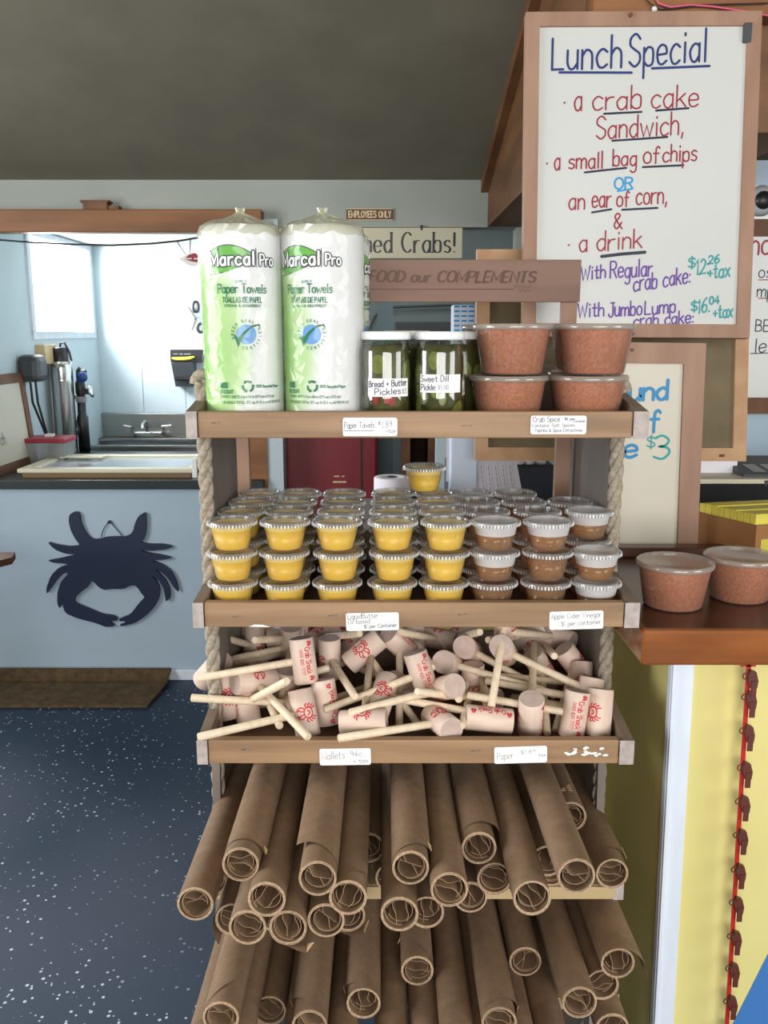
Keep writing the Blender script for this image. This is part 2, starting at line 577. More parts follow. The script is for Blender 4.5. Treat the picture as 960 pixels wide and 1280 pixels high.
mat('red_metal', (138, 34, 46), 0.45, c2=(126, 28, 40), scale=(30, 2, 2))
mat('white_plastic', (236, 236, 234), 0.4)
mat('foam_white', (240, 238, 232), 0.6)
mat('grey_plastic', (150, 152, 154), 0.5)
mat('red_plastic', (150, 36, 52), 0.4)
mat('blue_plastic', (36, 72, 132), 0.35)
mat('yellow_bright', (232, 214, 70), 0.5)
mat('yellow_packet', (218, 204, 84), 0.55, c2=(196, 180, 62), scale=(20, 20, 20), var=0.08)
mat('cardboard', (160, 112, 66), 0.75, c2=(146, 98, 56), scale=(6, 6, 6))
mat('paper', (232, 228, 236), 0.8)
mat('paper_blue', (196, 206, 222), 0.8)
mat('card', (250, 249, 248), 0.6)
mat('ink', (58, 58, 66), 0.7)
mat('ink_light', (128, 128, 138), 0.7)
mat('ink_navy', (34, 52, 112), 0.5)
mat('ink_red', (150, 32, 54), 0.5)
mat('ink_dark', (26, 30, 56), 0.5)
mat('ink_blue', (30, 144, 200), 0.5)
mat('ink_teal', (24, 150, 152), 0.5)
mat('ink_purple', (98, 52, 150), 0.5)
mat('ink_cyan', (28, 132, 184), 0.5)
mat('ink_green', (34, 118, 74), 0.5)
mat('logo_black', (40, 44, 46), 0.5)
mat('logo_white', (248, 248, 248), 0.5)
mat('logo_leaf', (104, 178, 70), 0.5)
mat('globe_blue', (108, 160, 214), 0.5)
mat('stamp_red', (206, 44, 62), 0.6)
mat('sign_cream', (208, 202, 174), 0.6)
mat('sign_brown', (98, 58, 32), 0.5)
mat('sign_letters', (226, 206, 160), 0.5)
mat('mat_brown', (98, 78, 50), 0.95, c2=(74, 58, 36), scale=(30, 30, 30), bump=0.4)
mat('rope', (172, 160, 142), 0.95, c2=(142, 129, 111), scale=(160, 160, 160), bump=0.3)
mat('mallet_wood', (228, 204, 188), 0.6, c2=(214, 188, 170), scale=(50, 50, 8), detail=4, var=0.06)
mat('mallet_end', (206, 184, 172), 0.7, c2=(192, 168, 156), scale=(60, 60, 60), var=0.06)
mat('dowel', (234, 215, 188), 0.5, c2=(222, 200, 170), scale=(90, 90, 8), var=0.05)
mat('kraft', (146, 118, 92), 0.75, c2=(132, 105, 80), scale=(60, 60, 60), detail=5, var=0.07)
mat('kraft_inner', (166, 136, 106), 0.8, c2=(148, 118, 90), scale=(40, 40, 10), var=0.05)
mat('kraft_edge', (200, 172, 142), 0.8, c2=(168, 140, 112), scale=(300, 300, 300), var=0.05)
mat('kraft_lip', (168, 136, 106), 0.8)
mat('kraft_light', (222, 184, 140), 0.8)
mat('spice', (208, 128, 80), 0.9, c2=(180, 102, 58), scale=(260, 260, 260), detail=3, bump=0.3)
mat('butter', (255, 199, 22), 0.35, c2=(255, 205, 40), scale=(20, 20, 20), var=0.03)
mat('butter_film', (248, 214, 110), 0.45)
mat('jar_lid', (240, 242, 242), 0.3)
mat('brine', (92, 86, 42), 0.4, c2=(60, 58, 24), scale=(60, 60, 40), lo=0.3, hi=0.7)
mat('brine_pale', (110, 102, 56), 0.4, c2=(70, 66, 32), scale=(60, 60, 40), lo=0.3, hi=0.7)
mat('pickle', (146, 146, 78), 0.35, c2=(116, 120, 52), scale=(90, 90, 90))
mat('pickle_skin', (78, 84, 38), 0.35)
mat('pepper', (176, 34, 28), 0.4)
mat('chip_clip', (92, 44, 34), 0.5)
mat('strip_red', (182, 34, 34), 0.45)
mat('pink_cord', (214, 96, 120), 0.6)
mat('tape', (206, 198, 178), 0.6)

clear('cup_plastic', (250, 250, 248), 0.05, 0.15, 0.07)
clear('lid_plastic', (248, 248, 248), 0.07, 0.16, 0.12)
clear('rib_glint_plastic', (244, 244, 244), 0.16, 0.3, 0.42, (248, 248, 248))  # white milkiness imitates the bright glints on the clear lid ribs
clear('fog_plastic', (246, 246, 246), 0.06, 0.3, 0.55, (240, 238, 238))
clear('tub_plastic', (244, 242, 240), 0.07, 0.12, 0.06)
clear('tub_lid', (244, 242, 238), 0.08, 0.14, 0.26, (228, 216, 204))
clear('jar_glass', (238, 242, 236), 0.07, 0.03, 0.0)
clear('vinegar', (255, 216, 120), 0.03, 0.06, 0.28, (208, 140, 6), graze=0.2)
clear('bag_plastic', (250, 250, 240), 0.10, 0.2, 0.2, (240, 240, 222))
clear('wrap_gloss', (254, 254, 254), 0.022, 0.2, 0.0, graze=0.16)
clear('bin_plastic', (214, 218, 220), 0.10, 0.2, 0.38, (190, 194, 196))

# floor: navy vinyl with pale flecks
m = mat('floor_vinyl', (24, 44, 66), 0.5, c2=(30, 51, 74), scale=(1.5, 1.5, 1.5))
nt = m.node_tree
N, L = nt.nodes, nt.links
b = N['Principled BSDF']
src = b.inputs['Base Color'].links[0].from_socket
tc = N.new('ShaderNodeTexCoord')
vo = N.new('ShaderNodeTexVoronoi')
vo.inputs['Scale'].default_value = 66
L.new(tc.outputs['Object'], vo.inputs['Vector'])
sp = N.new('ShaderNodeSeparateColor')
L.new(vo.outputs['Color'], sp.inputs[0])
thr = N.new('ShaderNodeMapRange')
thr.inputs['From Min'].default_value = 0.5
thr.inputs['From Max'].default_value = 1.0
thr.inputs['To Min'].default_value = 0.0
thr.inputs['To Max'].default_value = 0.30
L.new(sp.outputs[0], thr.inputs[0])
lt = N.new('ShaderNodeMath')
lt.operation = 'LESS_THAN'
L.new(vo.outputs['Distance'], lt.inputs[0])
L.new(thr.outputs[0], lt.inputs[1])
big = N.new('ShaderNodeTexNoise')
big.inputs['Scale'].default_value = 2.2
L.new(tc.outputs['Object'], big.inputs['Vector'])
cl = N.new('ShaderNodeMapRange')
cl.inputs['From Min'].default_value = 0.38
cl.inputs['From Max'].default_value = 0.52
L.new(big.outputs['Fac'], cl.inputs[0])
ml = N.new('ShaderNodeMath')
ml.operation = 'MULTIPLY'
L.new(lt.outputs[0], ml.inputs[0])
L.new(cl.outputs[0], ml.inputs[1])
mx = N.new('ShaderNodeMix')
mx.data_type = 'RGBA'
L.new(ml.outputs[0], mx.inputs['Factor'])
L.new(src, mx.inputs['A'])
mx.inputs['B'].default_value = (*lin((205, 216, 224)), 1)
L.new(mx.outputs['Result'], b.inputs['Base Color'])

# printed towel wrapper: pale green wash on white, on the object's own angle and height
m = mat('towel_print', (232, 232, 231), 0.6, coat=0.0, spec=0.25)
nt = m.node_tree
N, L = nt.nodes, nt.links
b = N['Principled BSDF']
tc = N.new('ShaderNodeTexCoord')
sx = N.new('ShaderNodeSeparateXYZ')
L.new(tc.outputs['Object'], sx.inputs[0])
nz = N.new('ShaderNodeTexNoise')
nz.inputs['Scale'].default_value = 9
L.new(tc.outputs['Object'], nz.inputs['Vector'])


def mth(op, a, c, N=N, L=L):
    q = N.new('ShaderNodeMath')
    q.operation = op
    for i, v in enumerate((a, c)):
        if v is None:
            continue
        if isinstance(v, (int, float)):
            q.inputs[i].default_value = v
        else:
            L.new(v, q.inputs[i])
    return q.outputs[0]


# boundary: x < 0.012 - 0.32*(z-0.1)^2*... widest around the middle, gone near the top and towards the bottom corner
zz = mth('SUBTRACT', sx.outputs[2], 0.115)
z2 = mth('MULTIPLY', zz, zz)
edge = mth('SUBTRACT', 0.008, mth('MULTIPLY', z2, 3.2))
edge = mth('ADD', edge, mth('MULTIPLY', mth('SUBTRACT', nz.outputs['Fac'], 0.5), 0.03))
dd = mth('SUBTRACT', edge, sx.outputs[0])
g1 = N.new('ShaderNodeMapRange')
g1.inputs['From Min'].default_value = -0.012
g1.inputs['From Max'].default_value = 0.05
L.new(dd, g1.inputs[0])
top = N.new('ShaderNodeMapRange')
top.inputs['From Min'].default_value = 0.285
top.inputs['From Max'].default_value = 0.205
L.new(sx.outputs[2], top.inputs[0])
fm = mth('MULTIPLY', g1.outputs[0], top.outputs[0])
cr = N.new('ShaderNodeValToRGB')
cr.color_ramp.elements[0].color = (*lin((230, 230, 229)), 1)
cr.color_ramp.elements[1].color = (*lin((146, 196, 104)), 1)
e = cr.color_ramp.elements.new(0.35)
e.color = (*lin((190, 218, 160)), 1)
L.new(fm, cr.inputs[0])
L.new(cr.outputs[0], b.inputs['Base Color'])
n3 = N.new('ShaderNodeTexNoise')
n3.inputs['Scale'].default_value = 1.0
n3.inputs['Detail'].default_value = 5
mp = N.new('ShaderNodeMapping')
mp.inputs['Scale'].default_value = (60, 60, 14)
L.new(tc.outputs['Object'], mp.inputs['Vector'])
L.new(mp.outputs[0], n3.inputs['Vector'])
bp = N.new('ShaderNodeBump')
bp.inputs['Strength'].default_value = 0.5
bp.inputs['Distance'].default_value = 0.004
L.new(n3.outputs['Fac'], bp.inputs['Height'])
L.new(bp.outputs[0], b.inputs['Coat Normal'])
bp2 = N.new('ShaderNodeBump')
bp2.inputs['Strength'].default_value = 0.22
bp2.inputs['Distance'].default_value = 0.004
L.new(n3.outputs['Fac'], bp2.inputs['Height'])
L.new(bp2.outputs[0], b.inputs['Normal'])

# ================================================================== the setting
YW = 3.80                                   # the dividing wall between shop and kitchen


def ceil_z(y):
    return 2.16 + (YW - y) * 0.27


struct('floor', MB().box(-3.2, 3.2, -3.2, 6.0, -0.06, 0.0), 'floor_vinyl')
mb = MB()
y0, y1 = -3.1, YW + 0.1
mb.hexa([(-3.1, y0, ceil_z(y0)), (3.1, y0, ceil_z(y0)), (3.1, y1, ceil_z(y1)), (-3.1, y1, ceil_z(y1)),
         (-3.1, y0, ceil_z(y0) + 0.05), (3.1, y0, ceil_z(y0) + 0.05), (3.1, y1, ceil_z(y1) + 0.05), (-3.1, y1, ceil_z(y1) + 0.05)])
struct('ceiling', mb, 'ceiling_paint')
xo = at(327, 420, YW).x                      # end of the kitchen opening
xd0, xd1 = at(350, 420, YW).x, at(642, 420, YW).x   # doorway
zb = at(100, 268, YW).z
zd = at(500, 284, YW).z
mb = MB()
mb.box(-3.1, 3.1, YW, YW + 0.1, zb, 2.2)
mb.box(xo, xd0, YW, YW + 0.1, 0, zb)
mb.box(xd0, xd1, YW, YW + 0.1, zd, zb)
mb.box(xd1, 3.1, YW, YW + 0.1, 0, zb)
struct('wall_front', mb, 'wall_paint')
mb = MB()
mb.box(-3.1, xo - 0.01, 3.78, 3.86, 0, 0.884)
struct('wall_counter', mb, 'blue_paint')
struct('baseboard_front', MB().box(-3.1, xo - 0.01, 3.762, 3.779, 0, 0.05, 0.004), 'white_trim')
# shop walls behind and beside the camera, with their window openings
mb = MB()
mb.box(-3.1, -1.1, -3.1, -3.0, 0, 4.1)
mb.box(1.9, 3.1, -3.1, -3.0, 0, 4.1)
mb.box(-1.1, 1.9, -3.1, -3.0, 0, 1.0)
mb.box(-1.1, 1.9, -3.1, -3.0, 2.5, 4.1)
struct('wall_back', mb, 'wall_paint')
mb = MB()
mb.box(3.0, 3.1, -3.0, -1.8, 0, 4.0)
mb.box(3.0, 3.1, 0.0, YW, 0, 3.4)
mb.box(3.0, 3.1, -1.8, 0.0, 0, 1.1)
mb.box(3.0, 3.1, -1.8, 0.0, 2.4, 3.9)
struct('wall_right', mb, 'wall_paint')
mb = MB()
mb.box(-3.1, -3.0, -3.0, -0.2, 0, 4.0)
mb.box(-3.1, -3.0, 2.0, YW, 0, 3.4)
mb.box(-3.1, -3.0, -0.2, 2.0, 0, 1.1)
mb.box(-3.1, -3.0, -0.2, 2.0, 2.4, 3.9)
struct('wall_left', mb, 'wall_paint')

# kitchen behind the counter
XK, YK = -1.74, 5.45
zk = 2.05
wy0, wy1, wz0, wz1 = 4.46, 5.36, 1.545, 2.02
mb = MB()
mb.box(XK - 0.1, XK, YW + 0.1, wy0, 0, zk)
mb.box(XK - 0.1, XK, wy1, YK, 0, zk)
mb.box(XK - 0.1, XK, wy0, wy1, 0, wz0)
mb.box(XK - 0.1, XK, wy0, wy1, wz1, zk)
struct('wall_kitchen_side', mb, 'kitchen_paint')
mb = MB()
for i in range(6):                           # tongue and groove boards
    a = XK + i * 0.26
    mb.box(a, min(a + 0.257, xo + 0.12), YK, YK + 0.08, 0, zk)
struct('wall_kitchen_back', mb, 'kitchen_paint')
struct('wall_kitchen_inner', MB().box(xo - 0.03, xo + 0.012, YW + 0.1, YK, 0, zk), 'kitchen_paint')
struct('ceiling_kitchen', MB().box(XK - 0.1, xo + 0.1, YW + 0.05, YK + 0.1, zk, zk + 0.05), 'wall_paint')
win = MB()
win.box(XK - 0.11, XK + 0.0125, wy0 - 0.03, wy1 + 0.03, wz0 - 0.03, wz0 + 0.006)
win.box(XK - 0.11, XK + 0.0125, wy0 - 0.03, wy1 + 0.03, wz1 - 0.006, wz1 + 0.025)
win.box(XK - 0.11, XK + 0.012, wy0 - 0.03, wy0 + 0.006, wz0, wz1)
win.box(XK - 0.11, XK + 0.012, wy1 - 0.006, wy1 + 0.03, wz0, wz1)
struct('window_1', win, 'white_trim')
# back room seen through the doorway
mb = MB()
mb.box(xd0 - 0.3, 1.6, 5.75, 5.82, 0, 2.4)
mb.box(1.55, 1.6, YW + 0.1, 5.75, 0, 2.4)
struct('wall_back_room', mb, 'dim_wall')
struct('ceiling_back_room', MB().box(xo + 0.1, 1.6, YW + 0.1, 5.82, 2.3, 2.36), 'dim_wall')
mb = MB()
mb.box(at(335, 560, YW).x, xd0 + 0.004, YW - 0.02, YW + 0.1, 0, zd + 0.03)
struct('trim_1', mb, 'kitchen_paint')
xp0, xp1 = at(311, 560, YW).x, at(335, 560, YW).x
struct('trim_2', MB().box(xp0, xp1, YW - 0.03, YW + 0.02, 0, zb), 'orange_wood')
a, c = at(472, 560, 4.2), at(491, 560, 4.2)
struct('trim_3', MB().box(a.x, c.x, 4.2, 4.26, 0, 2.3), 'grey_blue')
a, c = at(545, 560, 3.0), at(561, 560, 3.0)
struct('trim_4', MB().box(a.x, c.x, 3.0, 3.05, 0, at(550, 520, 3.0).z), 'kitchen_paint')
# beams
bz0, bz1 = at(100, 290, 3.72).z, at(100, 261.5, 3.72).z
t = thing('header_beam', 'orange-brown wooden beam over the kitchen opening', 'beam', (-1.6, 3.72, bz0))
mb = MB().box(-3.0, at(327, 280, 3.72).x, 3.72, YW, bz0, bz1, 0.004)
mb.build('beam_plank', 'orange_wood', t)
p0, p1 = at(104, 262, 3.74), at(133, 250, 3.74)
mb = MB()
mb.box(p0.x, p1.x, 3.74, YW, bz1, p1.z - 0.008)
mb.box(p0.x - 0.01, p1.x + 0.008, 3.735, YW, p1.z - 0.008, p1.z)
mb.box(p1.x, p1.x + 0.045, 3.75, YW, bz1, bz1 + 0.018)
mb.build('broken_block', 'beam_wood', t)
XB = at(610, 250, YW).x
zu = at(612, 282, YW - 0.05).z
mb = MB()
mb.hexa([(XB, 2.04, zu), (XB + 0.5, 2.04, zu), (XB + 0.5, YW, zu), (XB, YW, zu),
         (XB, 2.04, ceil_z(2.04) + .02), (XB + 0.5, 2.04, ceil_z(2.04) + .02), (XB + 0.5, YW, ceil_z(YW) + .02), (XB, YW, ceil_z(YW) + .02)])
t = struct('beam_roof', mb, 'beam_wood')
mb = MB()
for q in (0.0, ):
    mb.hexa([(XB - 0.03, 2.04, ceil_z(2.04) - .05), (XB, 2.04, ceil_z(2.04) - .05), (XB, YW, ceil_z(YW) - .05), (XB - 0.03, YW, ceil_z(YW) - .05),
             (XB - 0.03, 2.04, ceil_z(2.04) + .01), (XB, 2.04, ceil_z(2.04) + .01), (XB, YW, ceil_z(YW) + .01), (XB - 0.03, YW, ceil_z(YW) + .01)])
struct('trim_5', mb, 'beam_wood')

# ================================================================== bar counter (the tubs stand on it)
BZ = 1.108
t = thing('bar_counter', 'varnished brown wooden bar counter with yellow painted front', 'counter', (0.9, 1.5, 0))
mb = MB()
mb.cur = 0
mb.box(0.394, 1.7, 1.271, 1.745, BZ - 0.059, BZ - 0.0006, 0.006)
mb.box(0.394, 1.7, 1.785, 2.35, BZ - 0.059, BZ - 0.0006, 0.006)
mb.box(0.394, 1.7, 1.74, 1.79, BZ - 0.059, BZ - 0.0405)
mb.build('counter_edge', 'bar_wood', t)
mb = MB().box(0.402, 1.69, 1.279, 1.743, BZ - 0.002, BZ)
mb.box(0.402, 1.69, 1.787, 2.35, BZ - 0.002, BZ)
mb.build('counter_top', 'bar_top', t)
MB().box(0.396, 1.1, 1.705, 1.742, BZ, BZ + .020, .003).build('ledge', 'bar_top', t)
mb = MB().box(-0.06, 0.394, 1.86, 2.35, BZ - 0.059, BZ, 0.004)
mb.build('counter_return', 'bar_top', t)
mb = MB()
mb.box(0.463, 1.7, 1.33, 1.36, 0, BZ - 0.06)
mb.box(0.463, 0.49, 1.33, 1.95, 0, BZ - 0.06)
for v in mb.v:  # panel sheared sideways to stay flush with the sheared corner trim
    v.x += (BZ - v.z) * 0.016
mb.build('front_panel', 'yellow_paint', t)
mb = MB().box(-0.03, 0.463, 1.93, 1.95, 0, BZ - 0.06)
mb.build('return_panel', 'yellow_paint', t)
mb = MB()
mb.box(0.458, 0.4925, 1.322, 1.331, 0, BZ - 0.06, 0.001)
mb.box(0.4575, 0.464, 1.317, 1.324, 0, BZ - 0.06, 0.001)
mb.box(0.4565, 0.462, 1.324, 1.34, 0, BZ - 0.06, 0.001)
for v in mb.v:                               # upright trim sheared sideways to match its slant in the camera view
    v.x += (BZ - v.z) * 0.016
mb.build('corner_trim', 'white_trim', t)
p = [at(962, 1188, 1.33), at(913, 1285, 1.33), at(905, 1310, 1.33), at(1150, 1310, 1.33), at(1150, 900, 1.33)]
mb = MB().prism([(q.x, q.z) for q in p], lambda x, z: Vector((x, 1.3292, z)), lambda x, z: Vector((x, 1.3305, z)))
mb.build('painted_stripe', 'stripe_blue', t)

# red strip of clips hanging under the counter
ys = 1.30
a, e = at(935, 838, ys), at(908, 1290, ys)  # both ends set from image pixels, so the strip slants instead of hanging plumb
a.z = BZ - 0.059
t = thing('clip_strip', 'red hanging merchandise strip with small brown clips before the yellow panel', 'clip strip', (a.x, ys, e.z))
mb = MB()
mb.hexa([(e.x - 0.003, ys, e.z), (e.x + 0.004, ys, e.z), (e.x + 0.004, ys + 0.002, e.z), (e.x - 0.003, ys + 0.002, e.z),
         (a.x - 0.003, ys, a.z), (a.x + 0.004, ys, a.z), (a.x + 0.004, ys + 0.002, a.z), (a.x - 0.003, ys + 0.002, a.z)])
mb.box(a.x - 0.012, a.x + 0.012, ys, ys + 0.003, a.z - 0.012, a.z)
mb.build('strip', 'strip_red', t)
mb = MB().prism([(0, 0), (0.009, 0.004), (0.013, 0.018), (0.012, 0.03), (0.004, 0.033), (0.0, 0.026), (-0.003, 0.012)],
                lambda x, z: Vector((x, -0.006, -z + 0.014)), lambda x, z: Vector((x, 0.001, -z + 0.014)))
mb.tube([(-0.006 + 0.005 * math.cos(k * PI / 5), -0.003, 0.003 + 0.005 * math.sin(k * PI / 5)) for k in range(11)], 0.0011, 5)
mb.box(0.002, 0.0105, -0.0075, -0.005, -0.03, -0.004)
clip0 = None
for y in (846, 872, 914, 960, 1002, 1044, 1087, 1128, 1170, 1210, 1251, 1290):
    q = at(932, y, ys)
    loc = Vector((a.x + (e.x - a.x) * (a.z - q.z) / (a.z - e.z) + 0.001, ys - 0.0015, q.z))
    if clip0 is None:
        clip0 = mb.build('clip', 'chip_clip', t, world=False)
        o = clip0
    else:
        o = clip0.copy()
        COL.objects.link(o)
        o.parent = t
    o.location = loc - t.location

# ================================================================== the wooden display rack
X0, X1, YB = -0.291, 0.389, 1.66
rack = thing('display_rack', 'tall weathered wooden display rack with rope sides and five shelves', 'rack', (0.05, 1.45, 0))
SH = [(1.295, 1.416, 0.055), (1.284, 1.127, 0.03), (1.270, 0.908, 0.045)]
for yf, zc, rise in SH:
    lo, hi = zc - 0.0195, zc + 0.0195
    mb = MB().box(X0 + 0.016, X1 - 0.016, yf + 0.016, YB, lo + 0.004, lo + 0.012)
    sh = mb.build('shelf', 'shelf_floor', rack)
    MB().box(X0 + 0.017, X1 - 0.023, yf, yf + 0.016, lo, hi, 0.0015).build('front_board', 'front_wood', sh)
    for s in (0, 1):
        a, c = ((X0, X0 + 0.016), (X1 - 0.016, X1))[s]
        mb = MB()
        mb.hexa([(a, yf - 0.001, lo), (c, yf - 0.001, lo), (c, YB, lo), (a, YB, lo),
                 (a, yf - 0.001, hi), (c, yf - 0.001, hi), (c, YB, hi + rise), (a, YB, hi + rise)])
        o = mb.build('side_board', 'shelf_wood', sh)
        g = 0.022 if s else 0.016
        a2, c2 = ((X0 - 0.0004, X0 + g), (X1 - g, X1 + 0.0004))[s]
        MB().box(a2, c2, yf - 0.0025, yf - 0.0005, lo - 0.0004, hi + 0.0004).build('side_end', 'end_grain', sh)
    MB().box(X0 + 0.016, X1 - 0.016, YB - 0.012, YB, lo + 0.012, hi + rise).build('back_board', 'shelf_wood', sh)
    mb = MB()                               # staples and rubbed paint on the front board
    rnd = random.Random(int(zc * 1000))
    for k in range(4):
        x = X0 + 0.06 + k * 0.17 + rnd.uniform(-.03, .03)
        z = zc + rnd.uniform(-0.006, 0.006)
        mb.tube([(x, yf - 0.0002, z), (x + 0.001, yf - 0.0012, z), (x + 0.013, yf - 0.0012, z + 0.001), (x + 0.014, yf - 0.0002, z + 0.001)], 0.0006, 5)
    mb.build('staple', 'brushed_steel', sh)
for yf, zc in ((1.258, 0.675), (1.247, 0.482)):
    dr = 0.014
    mb = MB()
    mb.hexa([(X0 + .016, yf, zc - .01), (X1 - .022, yf, zc - .01), (X1 - .022, YB, zc - .01 - dr), (X0 + .016, YB, zc - .01 - dr),
             (X0 + .016, yf, zc + .01), (X1 - .022, yf, zc + .01), (X1 - .022, YB, zc + .01 - dr), (X0 + .016, YB, zc + .01 - dr)])
    sh = mb.build('shelf', 'pale_wood', rack)
    MB().box(X0 + .016, X1 - .022, yf - .006, yf, zc - .012, zc + .0095, .001).build('front_board', 'pale_wood', sh)
    for s in (0, 1):
        a, c = ((X0, X0 + .016), (X1 - .022, X1 - .006))[s]
        mb = MB()
        mb.hexa([(a, yf, zc - .016), (c, yf, zc - .016), (c, YB, zc - .016 - dr), (a, YB, zc - .016 - dr),
                 (a, yf, zc + .012), (c, yf, zc + .012), (c, YB, zc + .03), (a, YB, zc + .03)])
        mb.build('side_board', 'shelf_wood', sh)
        MB().box(a, c, yf - .002, yf - .0003, zc - .016, zc + .012).build('side_end', 'end_grain', sh)
# flaked white paint on the mallet shelf's front
mb = MB()
rnd = random.Random(5)
for (x0, x1, y0, y1, k) in ((718, 758, 934, 944, 16), (702, 716, 940, 945, 3)):
    for i in range(k):
        c = at(rnd.uniform(x0, x1), rnd.uniform(y0, y1), 1.2688)
        n = 7
        mb.add([(c.x + rnd.uniform(.4, 1) * 0.006 * math.cos(2 * PI * j / n), 1.2684 - .00005 * i, c.z + rnd.uniform(.4, 1) * 0.003 * math.sin(2 * PI * j / n)) for j in range(n)], [list(range(n))])
c = at(325, 783, 1.2838)
mb.add([(c.x - .017, 1.2828, c.z), (c.x + .017, 1.2828, c.z - .001), (c.x + .004, 1.2828, c.z + .003), (c.x - .008, 1.2828, c.z + .0035)], [(0, 1, 2, 3)])
mb.build('paint_flake', 'white_plastic', rack)
# uprights, posts and header
mb = MB()
mb.hexa([(X0 + .003, 1.30, 0), (X0 + .0162, 1.30, 0), (X0 + .0162, 1.63, 0), (X0 + .003, 1.63, 0),
         (X0 + .003, 1.395, 1.40), (X0 + .0162, 1.395, 1.40), (X0 + .0162, 1.63, 1.40), (X0 + .003, 1.63, 1.40)])
mb.build('upright', 'upright_wood', rack)
mb = MB()
mb.hexa([(X1 - .0162, 1.36, 0), (X1 - .003, 1.36, 0), (X1 - .003, 1.74, 0), (X1 - .0162, 1.74, 0),
         (X1 - .0162, 1.45, 1.40), (X1 - .003, 1.45, 1.40), (X1 - .003, 1.74, 1.40), (X1 - .0162, 1.74, 1.40)])
mb.build('upright', 'upright_wood', rack)
yh = 1.69
hz0, hz1 = at(600, 377.5, yh).z, at(600, 324.5, yh).z
MB().box(at(694.5, 590, 1.70).x, at(713, 590, 1.70).x, 1.702, 1.722, 0, hz1 - .01, .001).build('back_post', 'frame_wood', rack)
MB().box(X0, X0 + .028, 1.702, 1.722, 0, hz1 - .01, .001).build('back_post', 'frame_wood', rack)
hd = MB().box(-0.27, at(726, 350, yh).x, yh, yh + .012, hz0, hz1, .001).build('header_board', 'header_wood', rack)
p = Vector((0, yh, 0))
fn = plane_fn(p, X3, Z3, -Y3)
mb = MB()


def pxl(x, y, Y):
    q = at(x, y, Y)
    return q.x, q.z


def line(mb, text, xa, ya, xb, yb, hpx, Y, pen, **k):
    """lettering on a plane facing the room at depth Y, its baseline measured in the photograph"""
    f = plane_fn(Vector((0, Y, 0)), X3, Z3, -Y3)
    a, c = pxl(xa, ya, Y), pxl(xb, yb, Y)
    h = pxl(xa, ya - hpx, Y)[1] - a[1]
    write(mb, text, f, a[0], a[1], c[0], h, pen, y1=c[1], **k)


line(mb, 'FOOD our COMPLEMENTS', 461, 352, 668, 353, 13.5, yh, 0.004, nib=(0.0052, 0.0022), shear=0.22, serif=0.0022, gap=1.5)
for k in range(2):                           # small worn signature
    ribbon(mb, smooth_pts([pxl(642 + k * 6 + j * 2.6, 358 + k * 5 + (1.6 if j % 2 else -1.6), yh) for j in range(10 - k * 3)], 3), 0.0009, fn)
ribbon(mb, [pxl(425, 361.5, yh), pxl(642, 361.5, yh)], 0.0016, fn)
mb.build('lettering', 'engraving', hd)
# ropes
for x, y, zt in ((X0 + .009, 1.375, 1.475), (X1 - .008, 1.43, 1.46)):
    mb = MB()
    for s in range(3):
        pts = []
        n = 300
        for k in range(n + 1):
            z = 0.1 + (zt - 0.1) * k / n
            a = z * 2 * PI / 0.085 + s * 2 * PI / 3
            pts.append((x + 0.0058 * math.cos(a), y + 0.0058 * math.sin(a), z))
        mb.tube(pts, 0.0066, 7)
    mb.tube([(x + .013 * math.cos(k * PI / 7), y + .006, zt + .016 * math.sin(k * PI / 7) - .004) for k in range(8)], 0.008, 8)
    mb.build('rope', 'rope', rack)

# ------------------------------------------------------------------ cards on the shelf edges


def card(name, label, x0, y0, x1, y1, Y, lines, rot=0.0, torn=False):
    a, c = at(x0, y0, Y), at(x1, y1, Y)
    t = thing(name, label, 'label', ((a.x + c.x) / 2, Y - 0.001, (a.z + c.z) / 2))
    w, h = (c.x - a.x) / 2, (a.z - c.z) / 2
    mb = MB()
    r = 0.003
    P = []
    for sx, sz in ((1, 1), (-1, 1), (-1, -1), (1, -1)):
        for k in range(4):
            g = math.atan2(sz, sx) - PI / 4 + k * PI / 6
            P.append((sx * (w - r) + r * math.cos(g), sz * (h - r) + r * math.sin(g)))
    mb.prism(P, lambda u, v: Vector((u, -0.0012, v)), lambda u, v: Vector((u, 0, v)))
    o = mb.build('paper_card', 'card', t, world=False)
    mb = MB()
    f = lambda u, v: Vector((u, -0.0015, v))
    for tx, ax, ay, bx, by, hh, pen in lines:
        write(mb, tx, f, -w + 2 * w * ax, -h + 2 * h * ay, -w + 2 * w * bx, 2 * h * hh, pen, y1=-h + 2 * h * by, jit=0.2)
    mb.build('handwriting', 'ink', t, world=False)
    if rot:
        t.rotation_euler = (0, rot, 0)
    return t, mb


Y1s, Y2s, Y3s = 1.2945, 1.2835, 1.2695
card('price_card', 'white handwritten price card reading Paper Towels on the top shelf edge', 428.5, 522, 496.5, 545, Y1s,
     [('Paper Towels', .03, .42, .58, .46, .34, .0007), ('$', .65, .62, .69, .62, .18, .0006), ('1.89', .72, .42, .9, .5, .36, .0006),
      ('+tax', .8, .18, .97, .2, .22, .0006), ('_', .02, .3, .57, .3, .1, .0008)])
card('price_card', 'white handwritten ingredient card reading Crab Spice below the orange tubs', 663.5, 519.5, 732, 542.5, Y1s,
     [('Crab Spice', .04, .66, .52, .7, .28, .0008), ('$6 per', .6, .76, .8, .76, .16, .0006), ('Container', .76, .64, .98, .66, .13, .0005),
      ('Contains: Salt, Spices,', .03, .38, .8, .42, .18, .0006), ('Paprika & Spice Extractives', .08, .12, .93, .14, .18, .0006)])
card('price_card', 'white handwritten price card reading Liquid Butter below the yellow cups', 432.5, 765.5, 498.5, 787.5, Y2s,
     [('LiquidButter -', .03, .68, .7, .72, .28, .0006), ('Oil based', .04, .38, .45, .42, .26, .0006), ('$1 per Container', .34, .12, .96, .2, .22, .0007)], rot=R(-1.2))
